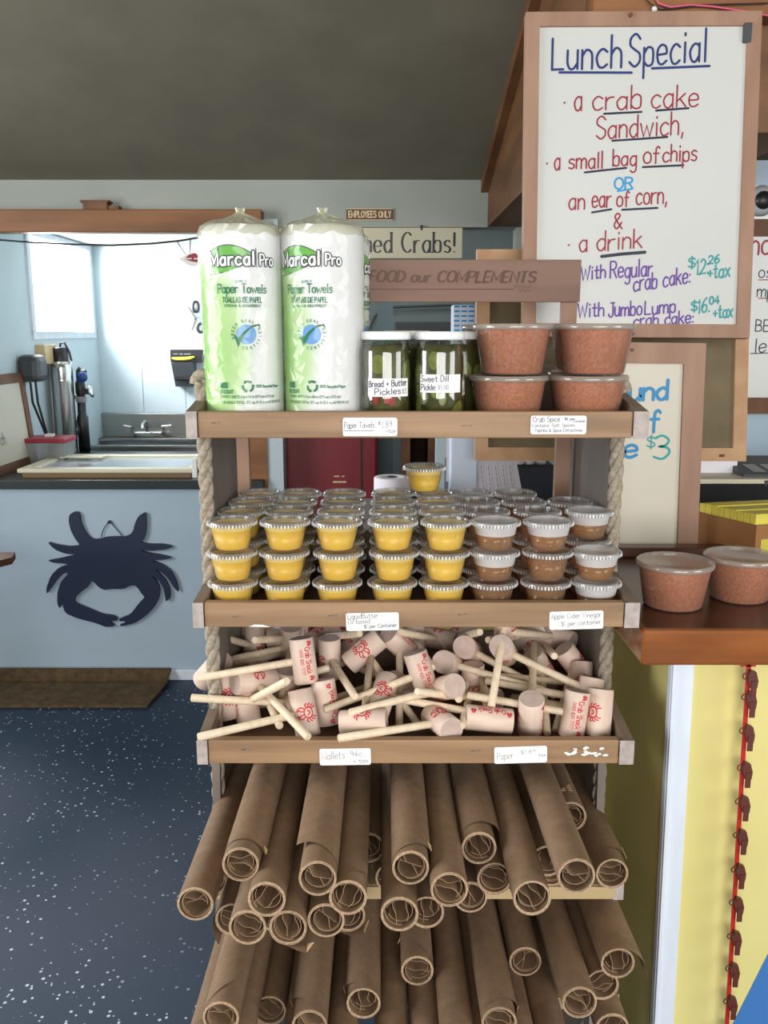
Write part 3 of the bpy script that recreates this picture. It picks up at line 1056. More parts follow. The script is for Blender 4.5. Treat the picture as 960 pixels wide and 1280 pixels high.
card('price_card', 'white handwritten price card reading Apple Cider Vinegar below the amber cups', 687, 763.5, 753, 786, Y2s,
     [('Apple Cider Vinegar', .03, .6, .96, .66, .28, .0006), ('$1 per container', .22, .18, .96, .28, .26, .0006)], rot=R(-1.5))
card('price_card', 'white handwritten price card reading Mallets on the mallet shelf edge', 399.5, 935, 463.5, 955.5, Y3s,
     [('Mallets:', .04, .34, .52, .44, .46, .0006), ('94c', .6, .5, .82, .54, .32, .0006), ('+ tax', .66, .12, .94, .16, .24, .0006)], rot=R(-1))
card('price_card', 'white faded price card reading Paper, above the paper rolls', 618, 932.5, 683, 953, Y3s,
     [('Paper', .05, .24, .36, .3, .42, .0005), ('$1.89', .5, .54, .78, .58, .24, .0005), ('tax', .84, .36, .97, .38, .2, .0005)], rot=R(-2))

# ================================================================== kraft paper rolls
RR = 0.0255
RNGR = random.Random(11)
LR = 0.44


def roll_body(seed):
    """a tight roll: outer skin, bore and a spiral-lipped front edge"""
    rnd = random.Random(seed)
    mb = MB()
    seg = 40
    mb.lathe([(RR, 0.0), (RR, LR)], seg)
    ri = RR - 0.0034
    mb.lathe([(ri, LR), (ri, 0.0)], seg)
    mb.cur = 1
    # front and back rims: a few layers, each a fraction proud of the next
    lay = [(RR - 0.0034 * k / 5, rnd.uniform(-0.002, 0.0006)) for k in range(6)]
    prof = []
    for k in range(5):
        z = lay[k][1]
        prof += [(lay[k][0], z), (lay[k + 1][0] + 0.0001, z)]
    mb.lathe([(RR, 0.0)] + prof + [(ri, 0.0)], seg, smooth=False)
    mb.lathe([(ri, LR), (RR, LR)], seg, smooth=False)
    return mb


def roll_curl(seed):
    """the inner end of the sheet, wandering loosely across the bore"""
    rnd = random.Random(seed)
    ri = RR - 0.0036
    mb = MB()
    base = rnd.uniform(0, 2 * PI)
    for q in range(4):
        n = 22
        pts = []
        if q < 2:                            # loose turns near the wall
            a0, turn = base + q * 2.1, rnd.uniform(1.3, 1.8) * PI
            for k in range(n + 1):
                t = k / n
                r = ri * (.97 - q * .09 - .12 * t)
                pts.append((r * math.cos(a0 + turn * t), r * math.sin(a0 + turn * t)))
        else:                                # flattened folds side by side across the hole
            off = (-.36, .30)[q - 2] + rnd.uniform(-.08, .08)
            bow = rnd.uniform(-.30, .30)
            ln = math.sqrt(max(.1, 1 - off * off)) * rnd.uniform(.72, .92)
            for k in range(n + 1):
                t = 2 * k / n - 1
                u, w = ri * ln * t, ri * (off + bow * (1 - t * t) + .05 * math.sin(t * 5 + q))
                pts.append((u * math.cos(base) - w * math.sin(base), u * math.sin(base) + w * math.cos(base)))
        z0 = rnd.uniform(.002, .012)
        sl = rnd.uniform(-.006, .006)
        th = .00035
        V, Fc, Fe = [], [], []
        for i, (x, y) in enumerate(pts):
            p0_, p1_ = pts[max(0, i - 1)], pts[min(n, i + 1)]
            dx, dy = p1_[0] - p0_[0], p1_[1] - p0_[1]
            L_ = math.hypot(dx, dy) or 1
            ox, oy = -dy / L_ * th, dx / L_ * th
            zz = max(.001, z0 + sl * (2 * i / n - 1))
            V += [(x + ox, y + oy, zz), (x - ox, y - oy, zz), (x + ox, y + oy, .12), (x - ox, y - oy, .12)]
        for i in range(n):
            a, c = 4 * i, 4 * (i + 1)
            Fc += [(a, c, c + 2, a + 2), (a + 1, a + 3, c + 3, c + 1)]
            Fe += [(a, a + 1, c + 1, c)]
        mb.cur = 0
        mb.add(V, Fc, True)
        mb.cur = 1
        mb.add(V, Fe)
    return mb


def roll_flap(a0, span, front0, front1, lift, ear):
    """outermost turn, its free edge cut on a slant and sprung away from the roll"""
    mb = MB()
    n, mm = 18, 10
    V, Fc = [], []
    for i in range(n + 1):
        t = i / n
        a = a0 + span * t
        r = RR + 0.0006 + lift * t ** 2.5
        f = front0 + (front1 - front0) * t ** 1.3
        for j in range(mm + 1):
            z = f + (LR - f) * j / mm
            V.append((r * math.cos(a), r * math.sin(a), z))
    for i in range(n):
        for j in range(mm):
            p = i * (mm + 1) + j
            Fc.append((p, p + mm + 1, p + mm + 2, p + 1))
    mb.add(V, Fc, True)
    return mb


def roll_ear(a1, front1, lift, size):
    """the flap's corner folded back over itself, pale side up"""
    mb = MB()
    r = RR + 0.0012 + lift
    P = []
    for da, dz in ((0, 0.002), (0, size * 1.25), (-size / r * 1.05, 0.004)):
        P.append((r * math.cos(a1 + da) * 1.01, r * math.sin(a1 + da) * 1.01, front1 + dz))
    Q = [(x * 1.015, y * 1.015, z) for x, y, z in P]
    mb.add(P + Q, [(0, 1, 2), (3, 5, 4), (0, 3, 4, 1), (1, 4, 5, 2), (2, 5, 3, 0)])
    return mb


ROLLS = {'up': [(-0.2638, 1.0951, -0.7831), (-0.2696, 1.2271, -0.8384), (-0.1979, 1.0916, -0.7194), (-0.2192, 1.1328, -0.8349), (-0.1852, 1.0578, -0.7915), (-0.1567, 1.1403, -0.8361), (-0.1301, 1.0559, -0.7906), (-0.0891, 1.0582, -0.7182), (-0.1039, 1.1705, -0.8371), (-0.0487, 1.0605, -0.7479), (-0.0794, 1.0679, -0.7889), (-0.0529, 1.1433, -0.836), (-0.0243, 1.2565, -0.7989), (0.0122, 1.2297, -0.8332), (0.021, 1.0573, -0.7707), (0.0365, 1.0891, -0.7227), (0.0969, 1.164, -0.7927), (0.0884, 1.0638, -0.7389), (0.0627, 1.1501, -0.8358), (0.1392, 1.1654, -0.7406), (0.1306, 1.1865, -0.837), (0.1625, 1.161, -0.788), (0.2109, 1.2336, -0.8386), (0.1995, 1.058, -0.747), (0.2489, 1.2083, -0.7896), (0.2657, 1.2556, -0.8394), (0.2974, 1.2791, -0.7578), (0.2593, 1.0635, -0.7182), (0.3608, 1.2494, -0.8392), (-0.158, 1.0577, -0.7486)], 'lo': [(-0.2289, 1.0673, -0.9423), (-0.1771, 1.182, -1.0306), (-0.1073, 1.0946, -0.9797), (-0.0308, 1.1492, -0.9892), (0.0522, 1.2093, -0.9816), (0.2245, 1.2268, -0.9801), (0.1669, 1.101, -0.98), (0.2845, 1.1115, -0.9557), (0.3342, 1.1766, -0.98), (0.3525, 1.1648, -0.932), (-0.2668, 1.121, -1.0281), (-0.126, 1.0757, -1.0265), (-0.0626, 1.0685, -1.0263), (0.0113, 1.0613, -1.026), (0.0632, 1.0545, -1.026), (0.1065, 1.0446, -1.0002), (0.1491, 1.091, -1.0276), (0.2488, 1.0758, -1.0266), (0.1988, 1.0466, -1.0179), (0.344, 1.1449, -1.0289), (-0.2116, 1.0456, -0.9895)]}
# flaps seen in the photograph: roll -> (start angle, span, setback at start, setback at free edge, lift, dog ear size)
UPF = {0: (20, -150, .01, .09, .004, 0), 1: (150, -140, .01, .06, .003, 0), 2: (180, -175, .022, .018, .006, .012), 5: (150, -200, .0, .02, .001, 0),
       7: (0, 150, .02, .05, .012, 0), 6: (250, 60, .0, -.012, .012, .016), 12: (150, -150, .0, .01, .001, 0), 13: (0, 175, .0, .03, .004, .010),
       15: (200, -190, 0, .03, .004, .014), 19: (180, -175, .02, .03, .010, .0), 22: (150, -120, .03, .05, .003, 0), 24: (180, -185, .05, .06, .006, .012),
       25: (180, -185, .03, .07, .008, .012), 26: (160, -90, .03, .03, .002, .022), 28: (170, -165, .03, .035, .006, .020), 11: (200, 120, 0, -.014, .004, .02),
       3: (120, 120, .0, -.012, .012, 0), 9: (150, -120, .01, .03, .004, 0)}
LOF = {0: (160, -120, .0, .06, .004, 0), 2: (30, 150, .0, .05, .006, .014), 3: (40, 140, .0, .03, .004, .010), 6: (150, -180, .01, .035, .007, .012),
       8: (20, 160, .03, .05, .006, 0), 9: (180, -200, .0, -.02, .018, 0), 4: (0, 150, .0, .05, .003, .008), 10: (150, -170, .0, .05, .005, 0)}
ORD = ['first', 'second', 'third', 'fourth', 'fifth', 'sixth', 'seventh', 'eighth', 'ninth', 'tenth', 'eleventh', 'twelfth', 'thirteenth', 'fourteenth',
       'fifteenth', 'sixteenth', 'seventeenth', 'eighteenth', 'nineteenth', 'twentieth', 'twenty-first', 'twenty-second', 'twenty-third', 'twenty-fourth',
       'twenty-fifth', 'twenty-sixth', 'twenty-seventh', 'twenty-eighth', 'twenty-ninth', 'thirtieth', 'thirty-first', 'thirty-second']


def roll_tree(v):
    t = thing('paper_roll', 'brown kraft paper roll', 'paper roll', (0, 0, 0), 'kraft paper rolls on the two lower shelves')
    roll_body(v).build('rolled_sheet', ['kraft', 'kraft_edge'], t, world=False)
    roll_curl(v + 30).build('inner_curl', ['kraft_inner', 'kraft_lip'], t, world=False)
    return t


protos = [roll_tree(v) for v in range(5)]
snapshot()
used = set()
for key, shelf, flaps in (('up', 'upper', UPF), ('lo', 'lower', LOF)):
    L_ = ROLLS[key]
    order = sorted(range(len(L_)), key=lambda i: L_[i][0] / L_[i][1])
    for i, (x, y, z) in enumerate(L_):
        v = i % 5
        k = order.index(i)
        q = ORD[k]
        lab = f'brown kraft paper roll, {q} open end from the kitchen side, {shelf} roll shelf'
        if i in flaps and flaps[i][5]:
            lab = f'kraft paper roll with pale folded corner, {q} end from the kitchen side, {shelf} roll shelf'
        elif i in flaps:
            lab = f'kraft paper roll with loose outer flap, {q} end from the kitchen side, {shelf} roll shelf'
        if v not in used:
            o = protos[v]
            used.add(v)
            o['label'] = lab
        else:
            o = dup(protos[v], lab)
        o.location = (x, y, z + HC)
        # local z runs into the shelf along +Y, tipped 2 degrees down to the back
        spin = RNGR.uniform(0, 2 * PI)
        M = Matrix.Rotation(R(-92), 4, 'X')
        o.rotation_euler = M.to_euler()
        for c in o.children:
            c.rotation_euler = (0, 0, spin)
        if i in flaps:
            a0, sp, f0, f1, lift, ear = flaps[i]
            # local x = world x, local y = world -z: angle 0 points to +X, -90 (i.e. 270) points up
            a0r, spr = R(-a0), R(-sp)
            roll_flap(a0r, spr, f0, f1, lift, ear).build('loose_flap', 'kraft', o, world=False)
            if ear:
                roll_ear(a0r + spr, f1, lift, ear).build('folded_corner', 'kraft_light', o, world=False)

# ================================================================== tubs of crab spice
def tub_tree(name, label, group):
    t = thing(name, label, 'tub', (0, 0, 0), group)
    RB, RT, H = 0.0475, 0.0585, 0.0735
    mb = MB().lathe([(0.0, 0.0), (RB - .003, 0.0), (RB, 0.003), (RT, H)], 48)
    mb.build('plastic_tub', 'tub_plastic', t, world=False)
    rnd = random.Random(3)
    pr = [(0.0, 0.0015), (RB - .004, 0.0015), (RB - .0012, 0.004), (RT - .0018, H - 0.005)]
    mb = MB().lathe(pr, 48)
    top = [(RT - .0018, H - .005), (RT * .7, H - .002), (RT * .35, H - .0035), (0, H - .002)]
    mb.lathe(top, 48)
    mb.build('ground_spice', 'spice', t, world=False)
    RL = 0.0618
    mb = MB().lathe([(RT - .001, H - .006), (RL - .001, H - .006), (RL, H - .004), (RL, H + .001), (RL - .002, H + .0028), (RL - .0055, H + .0028),
                     (RL - .0065, H + .0005), (RL - .009, H - .0005), (0.0, H - .0005)], 56)
    o = mb.build('lid', 'tub_lid', t, world=False)
    return t


tub0 = tub_tree('spice_tub', 'clear lidded tub of orange crab spice, lower tub of the stack beside the pickle jars', 'tubs of crab spice')
snapshot()
S1F = 1.416 - 0.0075
xa, xb = at(636, 465, 1.385).x, at(734, 465, 1.385).x
tub0.location = (xa, 1.385, S1F)
dz = 0.0775
TB = 'tubs of crab spice'
dup(tub0, 'clear tub of orange crab spice, upper tub of the stack beside the pickle jars', (xa + .004, 1.383, S1F + dz), (0, 0, 1.0))
dup(tub0, 'clear lidded tub of orange crab spice, lower tub of the stack nearest the whiteboards', (xb + .002, 1.385, S1F), (0, 0, 2.0))
dup(tub0, 'clear lidded tub of orange crab spice, upper tub of the stack nearest the whiteboards', (xb + .0095, 1.387, S1F + dz), (0, 0, 3.0))
xc, xd = at(622, 440, 1.525).x, at(730, 440, 1.525).x
dup(tub0, 'spice tub behind the front stack beside the pickle jars, lower one', (xc, 1.52, S1F), (0, 0, .4))
dup(tub0, 'spice tub behind the stack beside the pickle jars, rim peeking out', (xc, 1.52, S1F + dz), (0, 0, 1.4))
dup(tub0, 'spice tub behind the front stack at the shelf end, lower one', (xd, 1.522, S1F), (0, 0, 2.4))
dup(tub0, 'spice tub behind the front stack at the shelf end, upper one', (xd, 1.522, S1F + dz), (0, 0, 3.4))
q1, q2 = at(842.5, 762, 1.385), at(926, 752, 1.425)
dup(tub0, 'clear tub of crab spice on the wooden bar counter, nearer to the rope', (q1.x, 1.395, BZ), (0, 0, 2.2))
dup(tub0, 'clear tub of crab spice on the wooden bar counter, before the yellow packets', (q2.x, 1.435, BZ), (0, 0, 4.2))

# ================================================================== pickle jars
JR, JH = 0.041, 0.134


def wrapfn(r, a0, z0):
    """page -> outside of an upright cylinder; a0 = facing direction"""
    return lambda u, v: Vector((r * math.cos(a0 + u / r), r * math.sin(a0 + u / r), z0 + v))


def jar_tree(label, core, seed, lines, a0, zc, red):
    rnd = random.Random(seed)
    t = thing('pickle_jar', label, 'jar', (0, 0, 0), 'jars of pickles')
    prof = [(0.0, 0.0), (JR - .005, 0.0), (JR - .001, .004), (JR, .010), (JR, JH - .022), (JR - .002, JH - .014), (JR - .0065, JH - .006), (JR - .0065, JH)]
    MB().lathe(prof, 48).build('glass_jar', 'jar_glass', t, world=False)
    k = .0055
    MB().lathe([(0, .003), (JR - k - .004, .003), (JR - k, .009), (JR - k, JH - .024), (JR - .0095, JH - .012), (0, JH - .012)], 40).build('brine', core, t, world=False)
    for q in range(30):
        a = rnd.uniform(0, 2 * PI)
        z = rnd.uniform(.012, JH - .03)
        rs = rnd.uniform(.010, .0165)
        tilt = rnd.uniform(-.5, .5)
        rr = JR - .0042
        sq = rnd.uniform(.45, 1.0)
        mb = MB()
        n = 18
        for rad, mi, dr in ((1.0, 1, 0.0), (.88, 0, .0006)):
            mb.cur = mi
            V = [Vector((0, 0, 0))]
            for j in range(n):
                g = 2 * PI * j / n
                u, w = rs * rad * sq * math.cos(g), rs * rad * math.sin(g)
                u, w = u * math.cos(tilt) - w * math.sin(tilt), u * math.sin(tilt) + w * math.cos(tilt)
                zz = min(max(z + w, .008), JH - .02)
                V.append(Vector(((rr + dr) * math.cos(a + u / rr), (rr + dr) * math.sin(a + u / rr), zz)))
            V[0] = sum(V[1:], Vector()) / n
            V[0] = Vector(((rr + dr) * math.cos(a), (rr + dr) * math.sin(a), min(max(z, .008), JH - .02)))
            mb.add(V, [(0, 1 + j, 1 + (j + 1) % n) for j in range(n)], True)
        mb.build('pickle_slice', ['pickle', 'pickle_skin'], t, world=False)
    for q in range(red):
        a = R(-90) + rnd.uniform(-.9, .5)
        z = rnd.uniform(.03, .05)
        f = wrapfn(JR - .0034, a, z)
        mb = MB().add([f(-.004, -.007), f(.004, -.008), f(.005, .006), f(-.003, .009)], [(0, 1, 2, 3)])
        mb.build('pepper_strip', 'pepper', t, world=False)
    mb = MB().lathe([(JR - .006, JH - .004), (JR - .0035, JH - .004), (JR - .0025, JH - .002), (JR - .0025, JH + .006), (JR - .0045, JH + .0085), (0, JH + .0085)], 48)
    mb.build('lid', 'jar_lid', t, world=False)
    if lines:
        f = wrapfn(JR + .0007, a0, zc)
        w, h = .0335, .0135
        mb = MB()
        n = 14
        V = [f(-w + 2 * w * i / n, s * h + .0) for i in range(n + 1) for s in (-1, 1)]
        mb.add(V, [(2 * i, 2 * i + 2, 2 * i + 3, 2 * i + 1) for i in range(n)], True)
        lb = mb.build('paper_label', 'card', t, world=False)
        mb = MB()
        f2 = wrapfn(JR + .0011, a0, zc)
        for tx, ax, ay, bx, by, hh, pen, col in lines:
            if col == 0:
                write(mb, tx, f2, -w + 2 * w * ax, -h + 2 * h * ay, -w + 2 * w * bx, 2 * h * hh, pen, y1=-h + 2 * h * by, jit=.25)
        mb.build('handwriting', 'ink_dark', lb, world=False)
        mb = MB()
        for tx, ax, ay, bx, by, hh, pen, col in lines:
            if col == 1:
                write(mb, tx, f2, -w + 2 * w * ax, -h + 2 * h * ay, -w + 2 * w * bx, 2 * h * hh, pen, y1=-h + 2 * h * by, jit=.25)
        mb.build('price', 'ink_light', lb, world=False)
    return t


x1, x2 = at(482.5, 470, 1.365).x, at(549, 470, 1.365).x
fa = lambda x, y: math.atan2(-y, -x)
j1 = jar_tree('pickle jar with white lid and label reading Bread + Butter Pickles', 'brine_pale', 4,
              [('Bread + Butter', .03, .52, .96, .62, .34, .0013, 0), ('Pickles', .18, .1, .78, .16, .34, .0013, 0), ('$5', .82, .16, .95, .17, .26, .0008, 1)], fa(x1, 1.365) + .10, .060, 5)
j1.location = (x1, 1.365, S1F)
j2 = jar_tree('pickle jar with white lid and label reading Sweet Dill Pickle, next to the spice tubs', 'brine', 8,
              [('Sweet Dill', .02, .58, .68, .62, .34, .0011, 0), ('Pickle:', .03, .12, .4, .14, .34, .0011, 0), ('$5.00', .44, .16, .68, .18, .26, .0007, 1)], fa(x2, 1.365) + .06, .066, 0)
j2.location = (x2, 1.365, S1F)
x3 = at(508, 470, 1.46).x
j3 = jar_tree('pickle jar with white lid standing behind the two labelled jars, towel side', 'brine', 15, None, 0, 0, 0)
j3.location = (x3, 1.452, S1F + .001)
snapshot()
dup(j3, 'pickle jar with white lid standing behind the two labelled jars, tub side', (at(556, 470, 1.46).x + .025, 1.455, S1F), (0, 0, 2.0))

# ================================================================== paper towels
TR, TH_ = 0.0612, 0.297


def towel_tree(label, yaw):
    t = thing('paper_towel_roll', label, 'paper towel roll', (0, 0, 0), 'wrapped paper towel rolls')
    prof = [(0, 0), (TR - .012, 0), (TR - .004, .004), (TR - .001, .014)]
    rad = lambda z: TR + .0025 * (z / TH_) - .001
    n = 24
    for i in range(n + 1):
        z = .014 + (TH_ - .03) * i / n
        prof.append((rad(z) + .0006 * math.sin(i * 2.1), z))
    prof += [(rad(TH_) - .003, TH_ - .008), (rad(TH_) - .012, TH_ - .001), (0.022, TH_), (.020, TH_ - .03), (0, TH_ - .03)]
    body = MB().lathe(prof, 64).build('wrapped_roll', 'towel_print', t, world=False)
    # clear film gathered over the top and hanging slightly loose, creased
    rnd = random.Random(hash_text(label))
    seg = 46
    P = [(rad(.012 + .27 * i / 22) + .0022, .012 + .27 * i / 22) for i in range(23)]
    nf = len(P)
    P += [(rad(TH_) - .002, TH_ - .002), (.046, TH_ + .005), (.026, TH_ + .010), (.010, TH_ + .016), (.003, TH_ + .020), (.007, TH_ + .026)]
    V, Fc = [], []
    for i, (r, z) in enumerate(P):
        for k in range(seg):
            a = 2 * PI * (k + .5 * (i % 2) + (rnd.random() - .5) * .5) / seg
            w = .0016 if i < nf else .004
            rr = max(.001, r + w * (rnd.random() - .45) + (0.0015 * math.sin(k * 1.9) if i >= nf else 0))
            V.append((rr * math.cos(a), rr * math.sin(a), z + (.003 if i >= nf else .008) * (rnd.random() - .5)))
    for i in range(len(P) - 1):
        for k in range(seg):
            l = (k + 1) % seg
            A, B, C_, D_ = i * seg + k, i * seg + l, (i + 1) * seg + l, (i + 1) * seg + k
            Fc += [(A, B, D_), (B, C_, D_)] if i % 2 else [(A, B, C_), (A, C_, D_)]
    o_ = (nf - 1) * seg
    MB().add(V[o_:], [tuple(j - o_ for j in f) for f in Fc if min(f) >= o_], False).build('gathered_top', 'bag_plastic', t, world=False)
    MB().add(V[:nf * seg], [f for f in Fc if max(f) < nf * seg], False).build('clear_film', 'wrap_gloss', t, world=False)

    def fn(u, v, lift=.0011):
        r = rad(v) + lift
        a = R(-90) + u / TR
        return Vector((r * math.cos(a), r * math.sin(a), v))

    f1 = lambda u, v: fn(u, v, .0016)
    f2 = lambda u, v: fn(u, v, .0020)
    f0 = lambda u, v: fn(u, v, .0012)
    LX = -.002                                # middle of the printed column
    zl = .236
    mb = MB()                                 # green leaf behind the brand word
    leaf = [(LX - .047 + .066 * k / 12, zl + .012 + .016 * math.sin(PI * (.12 + .88 * k / 12)) ** .8) for k in range(13)]
    leaf2 = [(x, zl + .004) for x, z in reversed(leaf)]
    for i in range(12):
        (xa_, za_), (xb_, zb_) = leaf[i], leaf[i + 1]
        mb.add([f0(xa_, zl + .006), f0(xb_, zl + .006), f0(xb_, zb_), f0(xa_, za_)], [(0, 1, 2, 3)])
    for i in range(10):
        u0, u1 = LX - .052 + .05 * i / 10, LX - .052 + .05 * (i + 1) / 10
        d0, d1 = .009 * math.sin(PI * (i / 10) ** .6), .009 * math.sin(PI * ((i + 1) / 10) ** .6)
        mb.add([f0(u0, zl - .002 - d0), f0(u1, zl - .002 - d1), f0(u1, zl), f0(u0, zl)], [(0, 1, 2, 3)])
    mb.build('logo_leaf', 'logo_leaf', body, world=False)
    mb = MB()
    # dark keyline panel and outlines
    q = [(LX - .049, zl - .004), (LX + .020, zl - .0005), (LX + .020, zl + .022)]
    ribbon(mb, [(LX - .052, zl - .013), (LX - .03, zl - .010), (LX - .006, zl - .002)], .0012, f1)
    ribbon(mb, [(x, z + .0008) for x, z in leaf], .0012, f1)
    ribbon(mb, [(LX + .0205, zl - .002), (LX + .0205, zl + .024)], .0012, f1)
    write(mb, 'Marcal', f1, LX - .046, zl, LX + .0175, .0185, .0066, y1=zl + .0012, gap=2.6)
    write(mb, 'Pro', f1, LX + .0265, zl + .001, LX + .0475, .0155, .0056, gap=2.4)
    mb.build('logo_outline', 'logo_black', body, world=False)
    mb = MB()
    write(mb, 'Marcal', f2, LX - .046, zl, LX + .0175, .0185, .0030, y1=zl + .0012, gap=2.6)
    write(mb, 'Pro', f2, LX + .0265, zl + .001, LX + .0475, .0155, .0022, gap=2.4)
    mb.build('logo_lettering', 'logo_white', body, world=False)
    mb = MB()
    write(mb, '2-PLY', f1, LX - .009, .2120, LX + .006, .0032, .0007)
    write(mb, 'Paper Towels', f1, LX - .036, .1975, LX + .035, .0125, .0019)
    write(mb, 'TOALLAS DE PAPEL', f1, LX - .029, .1840, LX + .028, .0072, .0014)
    write(mb, 'STRONG & ABSORBENT', f1, LX - .027, .1775, LX + .027, .0034, .0007)
    # seal: ring lettering, tick
    cu, cv, rs = LX + .004, .138, .020
    for text, a_0, a_1, ins in (('GREEN SEAL', 195, 60, False), ('CERTIFIED', 255, 385, True)):
        n = len(text)
        for i, ch in enumerate(text):
            g = R(a_0 + (a_1 - a_0) * i / (n - 1))
            w, sts = glyph_strokes(ch)
            s = .00038
            ux, uy = (-math.sin(g), math.cos(g)) if ins else (math.sin(g), -math.cos(g))
            vx, vy = (-math.cos(g), -math.sin(g)) if ins else (math.cos(g), math.sin(g))
            for st in sts:
                ribbon(mb, [(cu + rs * math.cos(g) + ((a - w / 2) * ux + (b - 5) * vx) * s, cv + rs * math.sin(g) + ((a - w / 2) * uy + (b - 5) * vy) * s) for a, b in st], .0008, f1)
    # recycling arrows
    cu2, cv2 = LX + .004, .0620
    for k in range(3):
        g = R(90 + 120 * k)
        P0 = [(cu2 + .0075 * math.cos(g + d), cv2 + .0075 * math.sin(g + d)) for d in (-.75, -.3, .15, .55)]
        ribbon(mb, P0, .0034, f1, cap=False)
        d = g + .98
        mb.add([f1(cu2 + .0048 * math.cos(g + .55), cv2 + .0048 * math.sin(g + .55)), f1(cu2 + .0108 * math.cos(g + .55), cv2 + .0108 * math.sin(g + .55)), f1(cu2 + .0076 * math.cos(d), cv2 + .0076 * math.sin(d))], [(0, 1, 2)])
    write(mb, '100% Recycled Paper', f1, LX + .016, .0600, LX + .055, .0040, .0008)
    write(mb, '85 COUNT', f1, LX - .039, .0515, LX - .018, .0052, .0011)
    write(mb, 'TWO-PLY SHEETS 11 in x 8.8 in (27.9 cm x 22.3 cm)', f1, LX - .038, .0450, LX + .046, .0036, .0006)
    write(mb, 'DOS HOJAS TOTAL 57.1 sq ft (5.3 sq m) HECHO EN', f1, LX - .038, .0365, LX + .060, .0036, .0006)
    mb.add([f0(LX - .039, .0590), f0(LX - .0265, .0590), f0(LX - .0265, .0680), f0(LX - .039, .0680)], [(0, 1, 2, 3)])
    mb.build('printing', 'ink_green', body, world=False)
    mb = MB()
    n = 32
    mb.add([f0(cu, cv)] + [f0(cu + .0145 * math.cos(2 * PI * j / n), cv + .0145 * math.sin(2 * PI * j / n)) for j in range(n)], [(0, 1 + j, 1 + (j + 1) % n) for j in range(n)])
    mb.build('seal_globe', 'globe_blue', body, world=False)
    mb = MB()
    T = [(cu - .0185, cv + .001), (cu - .0115, cv - .0045), (cu - .004, cv + .004), (cu + .008, cv + .013), (cu + .019, cv + .0155), (cu + .021, cv + .009), (cu + .017, cv + .0125), (cu + .008, cv + .010), (cu - .003, cv - .001), (cu - .0125, cv - .0185)]
    mb.add([f2(*p) for p in T], [tuple(range(len(T)))[::-1]])
    mb.build('seal_tick', 'ink_green', body, world=False)
    t.rotation_euler = (0, 0, yaw)
    return t


y1 = 1.383
xq1, xq2 = at(304, 400, y1).x, at(404.5, 400, y1).x
t1 = towel_tree('white and green wrapped paper towel roll at the shelf end, kitchen side', math.atan2(-xq1, y1) * -1 * -1 + R(2))
t1.location = (xq1, y1, S1F)
snapshot()
t2 = dup(t1, 'white and green wrapped paper towel roll in front, next to the pickle jars', (xq2, y1, S1F), (0, 0, math.atan2(-xq2, y1) - R(19)))
t3 = dup(t1, 'wrapped paper towel roll tucked behind the roll next to the pickle jars', (xq2 + .006, y1 + .130, S1F), (0, 0, R(70)))
t4 = None and dup(t1, 'wrapped paper towel roll hidden behind the roll at the shelf end', (xq1 + .025, y1 + .128, S1F), (0, 0, R(120)))

# ================================================================== portion cups
CB, CT, CH = 0.0262, 0.0352, 0.0445


def cup_tree(name, kind):
    t = thing(name, 'cup', 'portion cup', (0, 0, 0))
    rz = lambda z: CB + (CT - CB) * z / CH
    if kind != 'fog':
        MB().lathe([(0, 0), (CB - .002, 0), (CB, .002), (CT, CH)], 36).build('plastic_cup', 'cup_plastic', t, world=False)
    else:
        zf = .024
        mb = MB().lathe([(0, 0), (CB - .002, 0), (CB, .002), (rz(zf), zf)], 36)
        mb.cur = 1
        mb.lathe([(rz(zf), zf), (CT, CH)], 36)
        mb.build('plastic_cup', ['cup_plastic', 'fog_plastic'], t, world=False)
    if kind == 'butter':
        h = .032
        MB().lathe([(0, .001), (CB - .0025, .001), (CB - .0006, .003), (rz(h) - .0006, h), (rz(h) - .002, h - .0006), (0, h - .0006)], 36).build('liquid_butter', 'butter', t, world=False)
        MB().lathe([(rz(h) - .0005, h), (rz(h + .008) - .0005, h + .008)], 36).build('butter_film', 'butter_film', t, world=False)
    else:
        h = .026 if kind == 'fog' else .034
        MB().lathe([(0, .001), (CB - .0025, .001), (CB - .0006, .003), (rz(h) - .0006, h), (0, h)], 36).build('cider_vinegar', 'vinegar', t, world=False)
    # lid: sunk disc, raised bead, ribbed skirt
    RL = .0383
    mb = MB().lathe([(0, CH - .0022), (.0300, CH - .0022), (.0315, CH + .0004), (.0330, CH + .0022), (.0362, CH + .0022), (.0374, CH + .0008), (RL - .0004, CH - .001)], 48)
    mb.lathe([(RL - .0006, CH - .001), (RL + .0004, CH - .0052), (RL + .0016, CH - .0056)], 48)
    lid = mb.build('lid', 'lid_plastic', t, world=False)
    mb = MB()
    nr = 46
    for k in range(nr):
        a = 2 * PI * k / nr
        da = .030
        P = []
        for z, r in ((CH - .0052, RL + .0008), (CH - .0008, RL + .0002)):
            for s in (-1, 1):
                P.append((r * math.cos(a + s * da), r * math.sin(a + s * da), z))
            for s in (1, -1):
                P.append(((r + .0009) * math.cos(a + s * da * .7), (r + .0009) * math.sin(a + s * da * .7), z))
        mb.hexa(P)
    mb.build('ribbed_rim', 'rib_glint_plastic', lid, world=False)
    return t


cb = cup_tree('butter_cup', 'butter')
cv_ = cup_tree('vinegar_cup', 'plain')
cf = cup_tree('vinegar_cup', 'fog')
snapshot()
S2F = 1.127 - 0.0075
PITCH = 0.0487
LEV = ['bottom', 'middle', 'top', 'fourth']
ROW = ['front row', 'second row', 'third row', 'back row']
CO = ['first', 'second', 'third', 'fourth', 'fifth']
first = {'b': cb, 'p': cv_, 'f': cf}
seen_first = set()
rc = random.Random(21)


